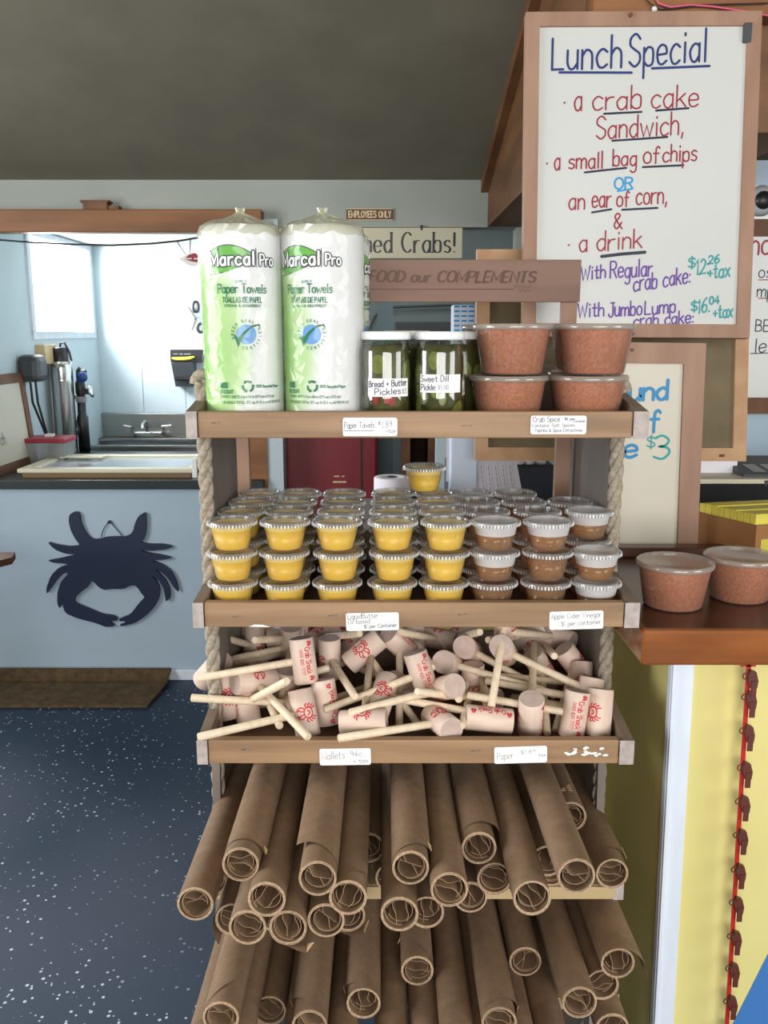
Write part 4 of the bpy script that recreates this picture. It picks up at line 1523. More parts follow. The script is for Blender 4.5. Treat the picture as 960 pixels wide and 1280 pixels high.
def put_cup(k, x, y, lev, lab, grp):
    if k not in seen_first:
        o = first[k]
        seen_first.add(k)
        o['label'] = lab
    else:
        o = dup(first[k], lab)
    o['group'] = grp
    o.location = (x + rc.uniform(-.0015, .0015), y + rc.uniform(-.001, .001), S2F + lev * PITCH)
    o.rotation_euler = (0, 0, rc.uniform(0, 6.2))
    return o


FY = 1.347
for c, px in enumerate((290.5, 356, 422, 491.5, 556)):
    xx = (px - 480) / FP * 1.388
    for r in range(4):
        for l in range(3):
            lab = f'clear cup of yellow butter, {LEV[l]} of {CO[c]} stack from kitchen side, {ROW[r]}'
            put_cup('b', xx * (1 - .004 * r) + (.003 * r if c == 0 else 0), FY + .0815 * r, l, lab, 'cups of liquid butter')
    if c == 4:
        put_cup('b', at(530, 590, FY + .0815 * 3).x, FY + .0815 * 3, 3, 'lone clear cup of yellow butter standing a level above all the others', 'cups of liquid butter')
for c, (cols, fog) in enumerate((([.174, .170, .163, .158], {(0, 1), (0, 2)}), ([.2575, .2535, .245, .240], {(0, 2)}), ([.3355, .339, .325], {(0, 0), (0, 1), (1, 2)}))):
    for r, xx in enumerate(cols):
        for l in range(2 if (c == 2 and r == 0) else 3):
            lab = f'clear cup of amber cider vinegar, {LEV[l]} of {CO[c]} stack beyond the butter, {ROW[r]}'
            put_cup('f' if (r, l) in fog else 'p', xx, FY + .0815 * r, l, lab, 'cups of cider vinegar')

# ================================================================== crab mallets
MR, MLEN, HRAD, HLEN = 0.0205, 0.0755, 0.0064, 0.176


def mallet_tree(label):
    """origin at the head's middle; head along local z, handle along local x"""
    t = thing('crab_mallet', label, 'mallet', (0, 0, 0), 'wooden crab mallets on the third shelf')
    mb = MB()
    b = .0012
    mb.cur = 0
    mb.lathe([(MR - b, -MLEN / 2), (MR, -MLEN / 2 + b), (MR, MLEN / 2 - b), (MR - b, MLEN / 2)], 40)
    mb.cur = 1
    mb.disc(MR - b, MLEN / 2, 40)
    mb.disc(MR - b, -MLEN / 2, 40, up=False)
    hd = mb.build('head', ['mallet_wood', 'mallet_end'], t, world=False)
    mb = MB()
    mb.tube([(MR * .6, 0, 0), (HLEN - .0012, 0, 0), (HLEN, 0, 0)], [HRAD, HRAD, HRAD - .0012], 16)
    mb.build('handle', 'dowel', t, world=False)
    mb = MB()
    # the stamp: crab on one flank, shop name and telephone on the other

    def stamp(a0):
        return lambda u, v: Vector(((MR + .0003) * math.cos(a0 + u / MR), (MR + .0003) * math.sin(a0 + u / MR), v))
    f = stamp(R(90))
    write(mb, '@', lambda u, v, f=f: f(-v, u), -.0145, -.0145, .0145, .029, .0021)
    f = stamp(R(270))
    g = lambda u, v, f=f: f(-v, u)
    write(mb, 'Crab Shack', g, -.024, .0015, .020, .0090, .0014)
    write(mb, '(410) 820 7777', g, -.021, -.0075, .021, .0052, .0008)
    write(mb, '@', g, -.034, .006, -.026, .0075, .0011)
    write(mb, '@', g, .024, .004, .032, .0075, .0011)
    mb.build('printed_stamp', 'stamp_red', hd, world=False)
    return t


def my(y):
    return 1.335 + (905 - y) * 0.00232


# head px, tip px, head depth shift, tip depth shift, axis roll about the handle (deg), spin of the stamp, label
ML = [
    # D: kitchen-side third
    (266, 838, 362, 815, -0.03, -.03, '45k', 'mallet lying across the shelf end by the rope, head tilted over the floor'),
    (379.6, 825, 240, 849, -0.12, -0.11, '88t', 'mallet with upright head, its long handle sticking out past the rope, upper of two'),
    (374, 806, 276, 827, .05, .0, '90t', 'mallet behind the upright head, handle lying above the crossed handles near the rope'),
    (287, 876, 421.5, 837, 0.0, -.02, '100k', 'mallet with crab-printed upright head near the rope, handle rising towards the middle'),
    (370, 880, 239, 873, -0.0, -0.06, 'C', 'mallet whose handle points straight out past the rope, lower of two'),
    (309, 902, 358, 878, 0.05, .03, '98t', 'mallet in the shelf corner by the rope, head end facing out'),
    (380.5, 895, 266, 922, -.02, -.045, '100k', 'mallet with crab-printed white head, handle resting on the shelf front near the rope'),
    (318, 851, 381, 917, -0.06, -.04, '4k', 'mallet with lying head, handle crossing down over the white crab-printed head'),
    (364, 806, 352, 872, .02, -.05, '90k', 'mallet with handle end facing out above the crossed handles'),
    (318, 808, 266, 793, .04, .0, '90k', 'mallet in the back corner by the rope, handle pointing up and out'),
    (326, 868, 350, 921, .05, -.015, '90t', 'mallet lying on the shelf floor, handle end touching the front board'),
    (357, 876, 438, 838, .045, -.01, '80k', 'mallet beneath the crossing, handle rising to the middle of the pile'),
    # A: middle
    (407.7, 888, 486, 859, .012, .02, '98t', 'mallet with Crab Shack printed head standing behind the white crab-printed head'),
    (527, 842, 396, 891, -0.075, -.05, '103t', 'mallet with Crab Shack printed head in the middle, long handle slanting down'),
    (454.4, 902.5, 464, 815, -.022, 0.05, '4k', 'mallet with white head lying flat at the front board in the middle'),
    (556, 860, 437, 891, -0.05, -.03, 'C', 'mallet with plain round head end, handle lying over the flat-lying head'),
    (499.6, 806, 499, 921, -0.05, -.055, '135t', 'mallet with handle hanging straight down to the front board'),
    (455.8, 813.5, 526, 910, -0.06, -.07, '42k', 'mallet with tilted crab-printed head, handle crossing the middle of the pile'),
    (446, 797, 480, 856, .05, -.02, '60k', 'mallet behind the tilted crab-printed head, square handle end facing out'),
    (505, 872, 424, 836, .05, .0, 'C', 'mallet deep in the middle of the pile, handle pointing to the kitchen'),
    (412, 822, 444, 871, -0.02, -.02, '92k', 'mallet with upright crab-printed head, short view of its handle'),
    (400, 797, 450, 792, .02, .03, '30k', 'mallet at the back with white slanted crab-printed head below the butter card'),
    (360, 798, 318, 800, .015, .05, '2k', 'mallet at the back lying flat below the butter shelf'),
    # B
    (560, 829, 696, 868, -0.04, -.03, 'C', 'mallet with pale round head end facing out, handle running towards the bar'),
    (585, 811, 706, 877, -0.04, -.035, 'C', 'mallet with large grey round head end facing out near the back'),
    (630, 813, 756, 873, -0.09, -.06, '125k', 'mallet with handle running over the whole bar-side corner'),
    (632, 776, 614, 884, -0.16, -0.05, '90k', 'mallet with steep handle rising up under the cup shelf'),
    (552, 903, 436, 921, -.012, -.035, '145k', 'mallet at the front board with round head end facing down'),
    (478, 870, 612, 894, -0.03, -.045, '60k', 'mallet with long handle lying low across the middle'),
    (600, 884, 521, 876, .05, .0, 'C', 'mallet half buried below the long low handle'),
    (611, 899, 600, 830, -.02, 0.08, '-6t', 'mallet with Crab Shack printed head lying at the front board'),
    (590, 846, 573, 881, .05, -.035, '90t', 'mallet with steep handle, small round end facing out'),
    (718, 896, 574, 871, -.02, -.055, '74t', 'mallet with Crab Shack printed head standing at the bar-side front'),
    (736, 878, 592, 851, -0.01, -.03, '80k', 'mallet with handle running parallel above the long bar-side handle'),
    (726, 872, 606, 862, .06, .0, '90k', 'mallet with shaded handle between two bright parallel handles'),
    (663, 906, 668, 815, 0.0, 0.1, 'C', 'mallet with round head end facing straight out at the front board'),
    (591, 868, 577, 921, .05, -.01, '90t', 'mallet with handle end poking down to the front board, half hidden'),
    # C
    (749, 895, 640, 876, -.018, 0.05, '86k', 'mallet with upright crab-printed white head in the bar-side front corner'),
    (677, 837, 684, 917, .01, -.02, '120k', 'mallet with crab-printed head leaning below the steep handle'),
    (718, 830, 694, 914, .0, -.02, '125k', 'mallet with leaning crab-printed head at the side board near the bar'),
    (680, 805, 693, 820, .04, -.03, '40t', 'mallet with small view of the head and stub of handle at the back'),
    (664, 793, 610, 800, .03, .06, '20k', 'mallet at the back below the vinegar card, dark head end showing'),
    (694, 795, 640, 790, .03, .06, '160k', 'mallet at the back below the vinegar card, nearest the side board'),
    (549, 799, 500, 790, .03, .05, 'C', 'mallet at the back with shaded round end, behind the pale round end'),
    (571, 797, 600, 790, .035, .06, '30k', 'mallet at the back beside the shaded round end'),
    (518, 797, 540, 835, .0, .05, '95k', 'mallet at the back middle with white crab-printed head standing upright'),
]
mal0 = mallet_tree('mallet')
snapshot()
spins = random.Random(4)
upv = Vector((0, -math.sin(TH), math.cos(TH)))
for i, (hx, hy, tx, ty, dh, dt, roll, lab) in enumerate(ML):
    H = at(hx, hy, min(1.60, my(hy) + dh))
    r = ray(tx, ty)
    r = r / r.y
    guess = my(ty) + dt
    # the tip lies on its sight line one handle length from the head
    best = None
    for k in range(1200):
        Yt = 1.27 + k * 0.00035
        P = O3 + r * Yt
        err = abs((P - H).length - HLEN) * 3 + abs(Yt - guess) * 0.35
        if P.z < 0.896:
            err += (0.896 - P.z) * 6
        if best is None or err < best[0]:
            best = (err, P)
    d = (best[1] - H).normalized()
    X = d
    Z = (upv - X * upv.dot(X))
    if Z.length < .2:
        Z = X3 - X * X3.dot(X)
    Z.normalize()
    Yv = Z.cross(X)
    pj = lambda p: Vector((p.x / (p.y * math.cos(TH) - (p.z - HC) * math.sin(TH)), (p.y * math.sin(TH) + (p.z - HC) * math.cos(TH)) / (p.y * math.cos(TH) - (p.z - HC) * math.sin(TH))))
    view = (H - O3).normalized()
    face = roll[-1] if roll != 'C' else 'k'
    best = None
    for k in range(360):
        a = R(k)
        Zc = Z * math.cos(a) + Yv * math.sin(a)
        if roll == 'C':
            sc = Zc.dot(view)
        else:
            v2 = pj(H + Zc * .03) - pj(H)
            w = math.atan2(v2.y, v2.x) - R(float(roll[:-1]))
            # the axis as in the photograph, its upper end turned a little to the viewer
            sc = 1 - math.cos(w) + .12 * (1 - v2.length / .022) + .0 * Zc.dot(view)
        if best is None or sc < best[0]:
            best = (sc, Zc)
    Zr = best[1]
    # the stamped side towards the viewer: crab on +Y, words on -Y
    if (Zr.cross(X).dot(view) < 0) != (face == 'k'):
        Zr = -Zr
    Yr = Zr.cross(X)
    # keep the head above the tray floor
    ext = abs(Zr.z) * MLEN / 2 + MR * math.sqrt(max(0, 1 - Zr.z ** 2))
    low = 0.902 + ext - H.z
    if low > 0:
        H = H + Vector((0, 0, low)) * 0.8
    M = Matrix((X, Yr, Zr)).transposed().to_4x4()
    M.translation = H
    if i == 0:
        o = mal0
        o['label'] = lab
    else:
        o = dup(mal0, lab)
    o.matrix_world = M
    o.location, o.rotation_euler = M.translation, M.to_euler()

# ================================================================== boards on and above the bar
def framed_board(name, label, cat, c4, fw, depth, mats, tilt_n, frame_front=0.006):
    """c4: outer corners bottom-left, bottom-right, top-right, top-left in world space"""
    bl, br, tr, tl = c4
    t = thing(name, label, cat, (bl + br) / 2)
    u = (br - bl).normalized()
    n = u.cross((tl - bl)).normalized()      # towards the room
    if n.y > 0:
        n = -n
    w = (br - bl).length

    def P(a, c, d):                          # bilinear position, a,c in 0..1
        return (bl * (1 - a) + br * a) * (1 - c) + (tl * (1 - a) + tr * a) * c + n * d
    h = (tl - bl).length
    a, c = fw / w, fw / h
    fr = MB()
    for q in (((0, 0), (1, 0), (1 - a, c), (a, c)), ((1, 0), (1, 1), (1 - a, 1 - c), (1 - a, c)), ((1, 1), (0, 1), (a, 1 - c), (1 - a, 1 - c)), ((0, 1), (0, 0), (a, c), (a, 1 - c))):
        k = .0006
        fr.hexa([P(x, y, -depth) for x, y in q] + [P(x, y, frame_front) for x, y in q])
    f = fr.build('frame', mats[0], t)
    pn = MB()
    b = [P(a * .7, c * .7, 0), P(1 - a * .7, c * .7, 0), P(1 - a * .7, 1 - c * .7, 0), P(a * .7, 1 - c * .7, 0)]
    pn.hexa([q - n * (depth * .6) for q in b] + b)
    s = pn.build('board_panel', mats[1], t)
    return t, f, s, n, P


def ink_line(mb, fnp, text, xa, ya, xb, yb, hpx, pen, **k):
    """fnp(px,py) -> page coordinates on the board"""
    a, c = fnp(xa, ya), fnp(xb, yb)
    h = (Vector(fnp(xa, ya - hpx)) - Vector(a)).length
    write(mb, text, k.pop('fn'), a[0], a[1], c[0], h, pen, y1=c[1], **k)


# lunch board, leaning back a little under the beam
YL0, YL1 = 1.86, 1.93
c4 = [at(652.5, 421, YL0), at(935.5, 423, YL0), at(951.5, 15, YL1), at(657, 16.5, YL1)]
lb, fr, pan, nrm, P = framed_board('lunch_board', 'whiteboard in wooden frame with handwritten Lunch Special menu', 'menu board', c4, .0275, .018, ('frame_wood', 'whiteboard'), 0)
p0 = P(0.5, 0.5, 0.0)
uu = (c4[1] - c4[0]).normalized()
vv = nrm.cross(uu)
if vv.z < 0:
    vv = -vv
pf = plane_fn(p0, uu, vv, nrm, .0006)


def pp(x, y, p0=p0, uu=uu, vv=vv, nrm=nrm):
    q = onplane(x, y, p0, nrm) - p0
    return (q.dot(uu), q.dot(vv))


def strokes(mb, pts, pen, pp=pp, pf=pf):
    ribbon(mb, [pp(*p) for p in pts], pen, pf)


def Lz(mb, text, xa, ya, xb, yb, h, pen=.0042, **k):
    """zoomed board reading: three times the photograph, offset 640"""
    ink_line(mb, pp, text, 640 + xa / 3, ya / 3, 640 + xb / 3, yb / 3, h / 3, pen * .78, fn=pf, jit=.25, **k)


def Lu(mb, *pts, pen=.0042):
    strokes(mb, [(640 + x / 3, y / 3) for x, y in pts], pen)


mb = MB()
Lz(mb, 'Lunch', 150, 262, 410, 252, 118, .006, gap=2)
Lz(mb, 'Special', 438, 250, 728, 228, 118, .006, gap=2)
Lu(mb, (178, 272), (448, 273), pen=.005)
Lu(mb, (525, 257), (740, 248), pen=.005)
mb.build('lettering', 'ink_navy', pan)
mb = MB()
Lz(mb, '* a', 192, 418, 262, 415, 85)
Lz(mb, 'crab', 302, 412, 484, 408, 82)
Lz(mb, 'cake', 522, 406, 698, 398, 82)
Lz(mb, 'Sandwich,', 315, 522, 642, 505, 82)
Lz(mb, '* a', 128, 640, 180, 637, 70)
Lz(mb, 'small', 212, 634, 340, 630, 62)
Lz(mb, 'bag', 378, 624, 466, 620, 60)
Lz(mb, 'of', 492, 614, 552, 612, 66)
Lz(mb, 'chips', 565, 608, 692, 602, 62)
Lz(mb, 'an', 213, 786, 272, 784, 68)
Lz(mb, 'ear', 300, 780, 370, 777, 68)
Lz(mb, 'of', 392, 776, 438, 774, 60)
Lz(mb, 'corn,', 465, 768, 580, 764, 68)
Lz(mb, '&', 382, 858, 412, 858, 58)
Lz(mb, '* a', 208, 946, 282, 944, 70)
Lz(mb, 'drink', 318, 942, 486, 930, 72)
mb.build('lettering', 'ink_red', pan)
mb = MB()
for l in ([(345, 427), (485, 420)], [(540, 415), (662, 406)], [(376, 528), (470, 522), (582, 514)], [(273, 647), (350, 638), (428, 630)], [(490, 627), (642, 620)],
          [(300, 797), (372, 785)], [(413, 787), (545, 780)]):
    Lu(mb, *l, pen=.0042)
Lu(mb, (336, 962), (410, 953), (498, 946), pen=.0066)
mb.build('lettering', 'ink_dark', pan)
mb = MB()
Lz(mb, 'OR', 384, 709, 452, 706, 42, .0048)
Lu(mb, (396, 717), (448, 709), pen=.0036)
mb.build('lettering', 'ink_blue', pan)
mb = MB()
Lz(mb, 'With', 258, 1053, 350, 1040, 52)
Lz(mb, 'Regular', 368, 1044, 525, 1034, 62)
Lz(mb, 'crab cake:', 455, 1094, 668, 1060, 62)
Lz(mb, 'With', 246, 1192, 344, 1184, 54)
Lz(mb, 'Jumbo', 362, 1188, 486, 1180, 54)
Lz(mb, 'Lump', 498, 1180, 612, 1172, 50)
Lz(mb, 'crab cake:', 456, 1226, 680, 1210, 46)
mb.build('lettering', 'ink_purple', pan)
mb = MB()
Lz(mb, '$', 660, 1006, 686, 1004, 42)
Lz(mb, '12.', 690, 1030, 736, 1024, 56)
Lz(mb, '26', 736, 990, 776, 986, 30)
Lz(mb, '+tax', 735, 1046, 816, 1036, 52)
Lz(mb, '$', 670, 1168, 694, 1166, 40)
Lz(mb, '16.', 697, 1176, 740, 1168, 52)
Lz(mb, '04', 740, 1142, 776, 1138, 28)
Lz(mb, '+tax', 755, 1194, 826, 1188, 48)
mb.build('lettering', 'ink_teal', pan)
q = [at(929, 30, YL1 - .004), at(937.5, 54, YL1 - .008)]
MB().box(q[0].x, q[1].x, YL1 - .014, YL1 + .002, q[1].z, q[0].z, .001).build('clip', 'charcoal', lb)
for (x, y, Yv) in ((788, 19, YL1), (790.5, 417, YL0)):
    c = at(x, y, Yv - .007)
    mb = MB()
    mb.tube([(c.x, c.y - .004, c.z), (c.x, c.y + .006, c.z)], .0042, 12)
    mb.build('screw', 'sign_brown', lb)

# a second board turned face to the wall
YR = 1.99
c4 = [at(593, 575, YR), at(931, 576, YR), at(937, 312, YR), at(596, 312, YR)]
bb, fr, pan2, n2, P2 = framed_board('reversed_board', 'framed board turned back to front behind the menu board, brown hardboard showing', 'board', c4, .030, .016, ('frame_light', 'hardboard'), 0, .008)
for (x, y) in ((902, 569.5), (943, 345)):
    c = at(min(x, 928), y, YR - .0085)
    mb = MB().tube([(c.x - .005, c.y, c.z), (c.x + .006, c.y, c.z)], .003, 8)
    mb.build('hanger_plate', 'sign_brown', bb)

# post that carries both boards
a, c = at(793, 430, 2.03), at(846, 430, 2.03)
t = thing('board_post', 'orange-brown wooden post behind the menu board', 'post', (a.x, 2.03, BZ))
MB().box(a.x, c.x, 2.03, 2.09, BZ, ceil_z(2.03) + .01).build('timber', 'orange_wood', t)
q0, q1 = at(660, 14, 1.965), at(1010, -30, 1.965)
t = thing('board_rail', 'orange wooden rail above the menu board', 'rail', (q0.x, 1.965, q0.z))
MB().box(XB, 1.7, 1.965, 2.03, at(800, 17, 1.965).z, at(800, -60, 1.965).z).build('timber', 'orange_wood', t)
yc = 1.955
mb = MB().tube([at(x, y, yc) for x, y in ((815, -12), (823, 4), (838, 9), (862, 6), (890, 8), (930, 14), (975, 22))], .0022, 6)
tag(mb.build('pink_cord', 'pink_cord'), 'pink cord strung along the rail above the menu board', 'cord')
mb = MB().tube([at(x, y, yc) for x, y in ((800, -10), (812, 4), (826, 12), (848, 10), (880, 6), (960, 4))], .0014, 6)
tag(mb.build('black_wire', 'black'), 'thin black wire strung along the rail above the menu board', 'wire')
mb = MB().lathe([(0, -.006), (.005, -.004), (.006, 0), (.004, .004), (0, .006)], 12, c=at(818, 11, 1.958))
tag(mb.build('rail_hook', 'white_plastic'), 'small white hook on the rail above the menu board', 'hook')

# the pound board standing on the bar
YP = 1.76
c4 = [at(722, 690, YP), at(871, 690, YP), at(881.5, 429, YP), at(722, 427, YP)]
c4[0].z = c4[1].z = BZ - .040
pb, fr, pan3, n3_, P3 = framed_board('price_board', 'whiteboard in wooden frame standing on the bar, blue lettering ending in 3 dollars', 'price board', c4, .041, .016, ('frame_wood', 'whiteboard_cream'), 0)
pf3 = plane_fn(P3(.5, .5, 0), X3, Z3, n3_, .0008)
c0 = P3(.5, .5, 0)


def pp3(x, y):
    q = onplane(x, y, c0, n3_) - c0
    return (q.x, q.z)


mb = MB()
ink_line(mb, pp3, 'Pound', 751, 502, 834, 499, 24, .0068, fn=pf3, gap=1.4)
ink_line(mb, pp3, 'of', 793, 541, 824, 540, 27, .0062, fn=pf3)
ink_line(mb, pp3, 'e', 780, 572, 796, 571, 25, .0066, fn=pf3)
mb.build('lettering', 'ink_cyan', pan3)
mb = MB()
ink_line(mb, pp3, '$', 808, 560, 818, 560, 15, .0030, fn=pf3)
ink_line(mb, pp3, '3', 817, 574, 836, 573, 29, .0046, fn=pf3)
mb.build('price', 'ink_teal', pan3)
c = at(790, 437.5, YP - .0065)
MB().tube([(c.x, c.y - .003, c.z), (c.x, c.y + .004, c.z)], .0035, 12).build('screw', 'sign_brown', pb)

# menu board on the far wall at the frame edge
YM = 2.75
c4 = [at(905, 517, YM), at(1100, 517, YM), at(1108, 274, YM), at(905, 274, YM)]
mbd, fr, pan4, n4, P4 = framed_board('menu_board', 'large whiteboard with red and black writing beyond the lunch menu board', 'menu board', c4, .05, .02, ('frame_brown', 'whiteboard'), 0)
pf4 = plane_fn(P4(.5, .5, 0), X3, Z3, n4, .0008)
c0 = P4(.5, .5, 0)


def pp4(x, y):
    q = onplane(x, y, c0, n4) - c0
    return (q.x, q.z)


mb = MB()
ink_line(mb, pp4, 'ho', 938, 318, 962, 318, 28, .006, fn=pf4, jit=.2)
ribbon(mb, [pp4(948, 350), pp4(1000, 349)], .003, pf4)
ribbon(mb, [pp4(948, 373), pp4(1000, 372)], .003, pf4)
mb.build('lettering', 'ink_red', pan4)
mb = MB()
ink_line(mb, pp4, 'os', 948, 347, 964, 347, 15, .0032, fn=pf4, jit=.2)
ink_line(mb, pp4, 'mp', 946, 371, 966, 371, 15, .0032, fn=pf4, jit=.2)
ink_line(mb, pp4, 'BE', 944, 414, 961, 414, 14, .0034, fn=pf4, jit=.2)
ink_line(mb, pp4, 'les', 943, 441, 968, 438, 17, .0034, fn=pf4, jit=.2)
ribbon(mb, [pp4(938, 442), pp4(990, 440)], .003, pf4)
mb.build('lettering', 'ink_dark', pan4)
# support pole so the board stands
t = thing('board_stand', 'pale blue backing panel carrying the far menu board', 'panel', (1.3, 2.8, 0))
MB().box(at(912, 400, 2.77).x, 1.9, 2.775, 2.80, at(920, 600, 2.77).z, at(920, 200, 2.77).z).build('backing', 'blue_paint', t)
MB().box(1.75, 1.85, 2.78, 2.82, 0, ceil_z(2.8) - .05).build('post', 'blue_paint', t)
# round security camera housing
c = at(952, 251, 2.74)
t = thing('dome_camera', 'white round camera with black eye above the far menu board', 'camera', c)
mb = MB()
a0, a1 = at(936, 276, 2.755), at(1000, 232, 2.755)
mb.box(a0.x, a1.x, 2.755, 2.775, a0.z, a1.z)
mb.build('mounting_box', 'white_plastic', t)
mb = MB()
mb.M = Matrix.Translation(c) @ Matrix.Rotation(R(90), 4, 'X')
mb.lathe([(.042, -.02), (.044, 0), (.040, .012), (.030, .018), (.026, .016)], 36)
mb.build('housing', 'grey_plastic', t)
mb = MB()
mb.M = Matrix.Translation(c) @ Matrix.Rotation(R(90), 4, 'X')
mb.lathe([(.026, .014), (.020, .022), (.010, .027), (0, .028)], 30)
mb.build('lens', 'black', t)

# ================================================================== clutter on the bar
a, c = at(872, 640, 1.80), at(946, 657, 1.665)
a.z = c.z = c.z
dv = Vector((c.x - a.x, c.y - a.y, 0))
wv = Vector((-dv.y, dv.x, 0)).normalized()
if wv.x < 0:
    wv = -wv
wv = Vector((.97, .22, 0))
Wd = .22
hb = c.z - BZ
t = thing('cardboard_box', 'brown cardboard display box holding yellow packets on the bar', 'box', (c.x, c.y, BZ))
base = [a, c, c + wv * Wd, a + wv * Wd]
mb = MB()
for i in range(4):
    p, q = base[i], base[(i + 1) % 4]
    e = (q - p).normalized()
    inn = Vector((-e.y, e.x, 0))
    ctr = sum(base, Vector()) / 4
    if (ctr - p).dot(inn) < 0:
        inn = -inn
    th = inn * .003
    lo0, lo1 = Vector((p.x, p.y, BZ)), Vector((q.x, q.y, BZ))
    mb.hexa([lo0, lo1, lo1 + th, lo0 + th, p, q, q + th, p + th])
mb.add([Vector((p.x, p.y, BZ + .002)) for p in base], [(0, 1, 2, 3)])
mb.build('carton', 'cardboard', t)
f = lambda u, v: c + wv * u + Vector((0, 0, v)) - Vector((.22, -.97, 0)) * -.0 + Vector((.0, -.0012, 0))
mb = MB()
q = lambda u, v: c + wv * u + Vector((0, -.001, v))
mb.add([q(.012, -.075), q(.10, -.075), q(.10, -.028), q(.012, -.028)], [(0, 1, 2, 3)])
mb.build('printed_panel', 'yellow_packet', t)
npk = 9
for i in range(npk):
    s = (i + .6) / (npk + .3)
    p = c + (a - c) * s
    d = -(dv.normalized())
    v0 = p + wv * .006
    v1 = p + wv * (Wd - .006)
    th = (a - c).length / (npk + 1) * .88
    z0, z1 = BZ + .004, c.z + .020 - .001 * (i % 3)
    e = d * th
    o = thing('yellow_packet', f'yellow packet in the cardboard box on the bar, {ORD[i]} from its near corner', 'packet', (v0.x, v0.y, z0), 'yellow packets in the box')
    mb = MB().hexa([Vector((x.x, x.y, z0)) for x in (v0, v1, v1 + e, v0 + e)] + [Vector((x.x, x.y, z1)) for x in (v0, v1, v1 + e, v0 + e)])
    bd = mb.build('packet', 'yellow_packet', o)
    if i == 0:
        mb = MB()
        g = lambda u, v: v0 + wv * u + Vector((.0, -.0006, 0)) + Vector((0, 0, z1 - z0 + v)) - Vector((0, 0, 0))
        for k in range(5):
            x = .01 + k * .018
            mb.add([g(x, -.004), g(x + .006, -.018), g(x + .012, -.004)], [(0, 1, 2)])
        mb.build('printed_mark', 'black', bd)

Yb = 2.16
x0, x1 = at(868, 640, Yb).x, 1.45
zt = at(900, 598, Yb).z
t = thing('black_cabinet', 'black equipment cabinet with pale top behind the yellow packets', 'cabinet', (x0, Yb, BZ))
MB().box(x0, x1, Yb, 2.34, BZ, zt - .012, .003).build('housing', 'black_matte', t)
MB().box(x0 - .01, x1, Yb - .012, 2.34, zt - .012, zt, .002).build('top_plate', 'cream_frame', t)
ysh = 2.25
p, q = at(872, 596, ysh), at(922, 575, ysh)
t = thing('paper_sheet', 'blank white sheet standing on the black cabinet', 'paper', (p.x, ysh, zt))
MB().box(p.x - .03, q.x, ysh, ysh + .004, zt, q.z).build('sheet', 'paper', t)
p, q = at(921, 596, 2.22), at(1010, 583, 2.22)
t = thing('black_tray', 'black tray with grey slips on the black cabinet', 'tray', (p.x, 2.22, zt))
mb = MB()
mb.box(p.x, q.x, 2.18, 2.186, zt, zt + .006)
mb.hexa([(p.x, 2.186, zt), (q.x, 2.186, zt), (q.x, 2.33, zt), (p.x, 2.33, zt), (p.x, 2.186, zt + .006), (q.x, 2.186, zt + .006), (q.x, 2.33, zt + .034), (p.x, 2.33, zt + .034)])
mb.build('tray_body', 'charcoal', t)
zf = lambda y: zt + .0068 + (y - 2.186) * .028 / .144
for u in (0, 1):
    mb = MB()
    xa_ = p.x + .034 + u * .045
    mb.add([(xa_, 2.20, zf(2.20)), (xa_ + .034, 2.20, zf(2.20)), (xa_ + .024, 2.26, zf(2.26)), (xa_ - .008, 2.26, zf(2.26))], [(0, 1, 2, 3)])
    mb.build('slip', 'grey_plastic', t)

# things on the counter return behind the rack
yn = 2.16
p, q = at(560, 640, yn), at(694, 582, yn)
t = thing('navy_box', 'dark navy box behind the vinegar cups', 'box', (q.x, yn, BZ))
mb = MB().box(p.x, q.x, yn, yn + .15, BZ, q.z, .004)
mb.build('box_body', 'navy', t)
rr = random.Random(2)
for k in range(3):
    cx, cz = at(650 + k * 14, 579, yn).x, q.z
    mb = MB()
    ps = [(0, .0), (.012, .0), (.016, .006), (.011, .013), (.004, .016), (0, .016)]
    mb.lathe(ps, 9, smooth=False)
    mb.v = [Vector((v.x * rr.uniform(.8, 1.2), v.y * rr.uniform(.8, 1.2), v.z * rr.uniform(.85, 1.1))) for v in mb.v]
    o = mb.build('crumpled_paper', 'paper')
    o.location = (cx, yn + .03, cz)
    tag(o, 'crumpled scrap of white paper lying on the dark navy box', 'paper scrap', 'paper scraps on the navy box')
for nm, lab, px4, yy, lines in (
        ('note_sheet', 'white sheet with dense black scribble hanging behind the cups', [(557.5, 602), (590, 603), (590, 540), (559, 536)], yn - .012, 0),
        ('note_sheet', 'tilted white handwritten sheet on the dark navy box', [(572, 626), (653, 617), (645, 574), (586, 574)], yn - .006, 1)):
    P4_ = [at(x, y, yy) for x, y in px4]
    for v in P4_:
        v.z = max(v.z, BZ + .001)
    t = thing(nm, lab, 'paper', (P4_[0] + P4_[1]) / 2)
    mb = MB().hexa(P4_ + [v + Vector((0, .002, 0)) for v in P4_])
    sh = mb.build('sheet', 'paper', t)
    mb = MB()
    ff = plane_fn(Vector((0, yy, 0)), X3, Z3, -Y3, .001)
    if lines == 0:
        pts = []
        for k in range(34):
            x, y = 562 + (k % 2) * (14 + rr.uniform(-4, 4)) + rr.uniform(-1, 3), 556 + k * 1.15 + (-5 if k % 2 else 4)
            pts.append(pxl(x, y, yy))
        ribbon(mb, pts, .0009, ff)
        for k in range(7):
            ribbon(mb, [pxl(576 + rr.uniform(0, 3), 548 + k * 7, yy), pxl(586, 546 + k * 7, yy)], .0008, ff)
    else:
        for k in range(6):
            x = 592 + k * 9
            y_ = 582
            while y_ < 612:
                L2 = rr.uniform(2, 7)
                ribbon(mb, [pxl(x + (y_ - 580) * .12, y_, yy), pxl(x + (y_ + L2 - 580) * .12, y_ + L2, yy)], .001, ff)
                y_ += L2 + 2
            ribbon(mb, [pxl(x + 3, 578, yy), pxl(x + 8, 618, yy)], .0004, ff)
    mb.build('writing', 'ink', sh)
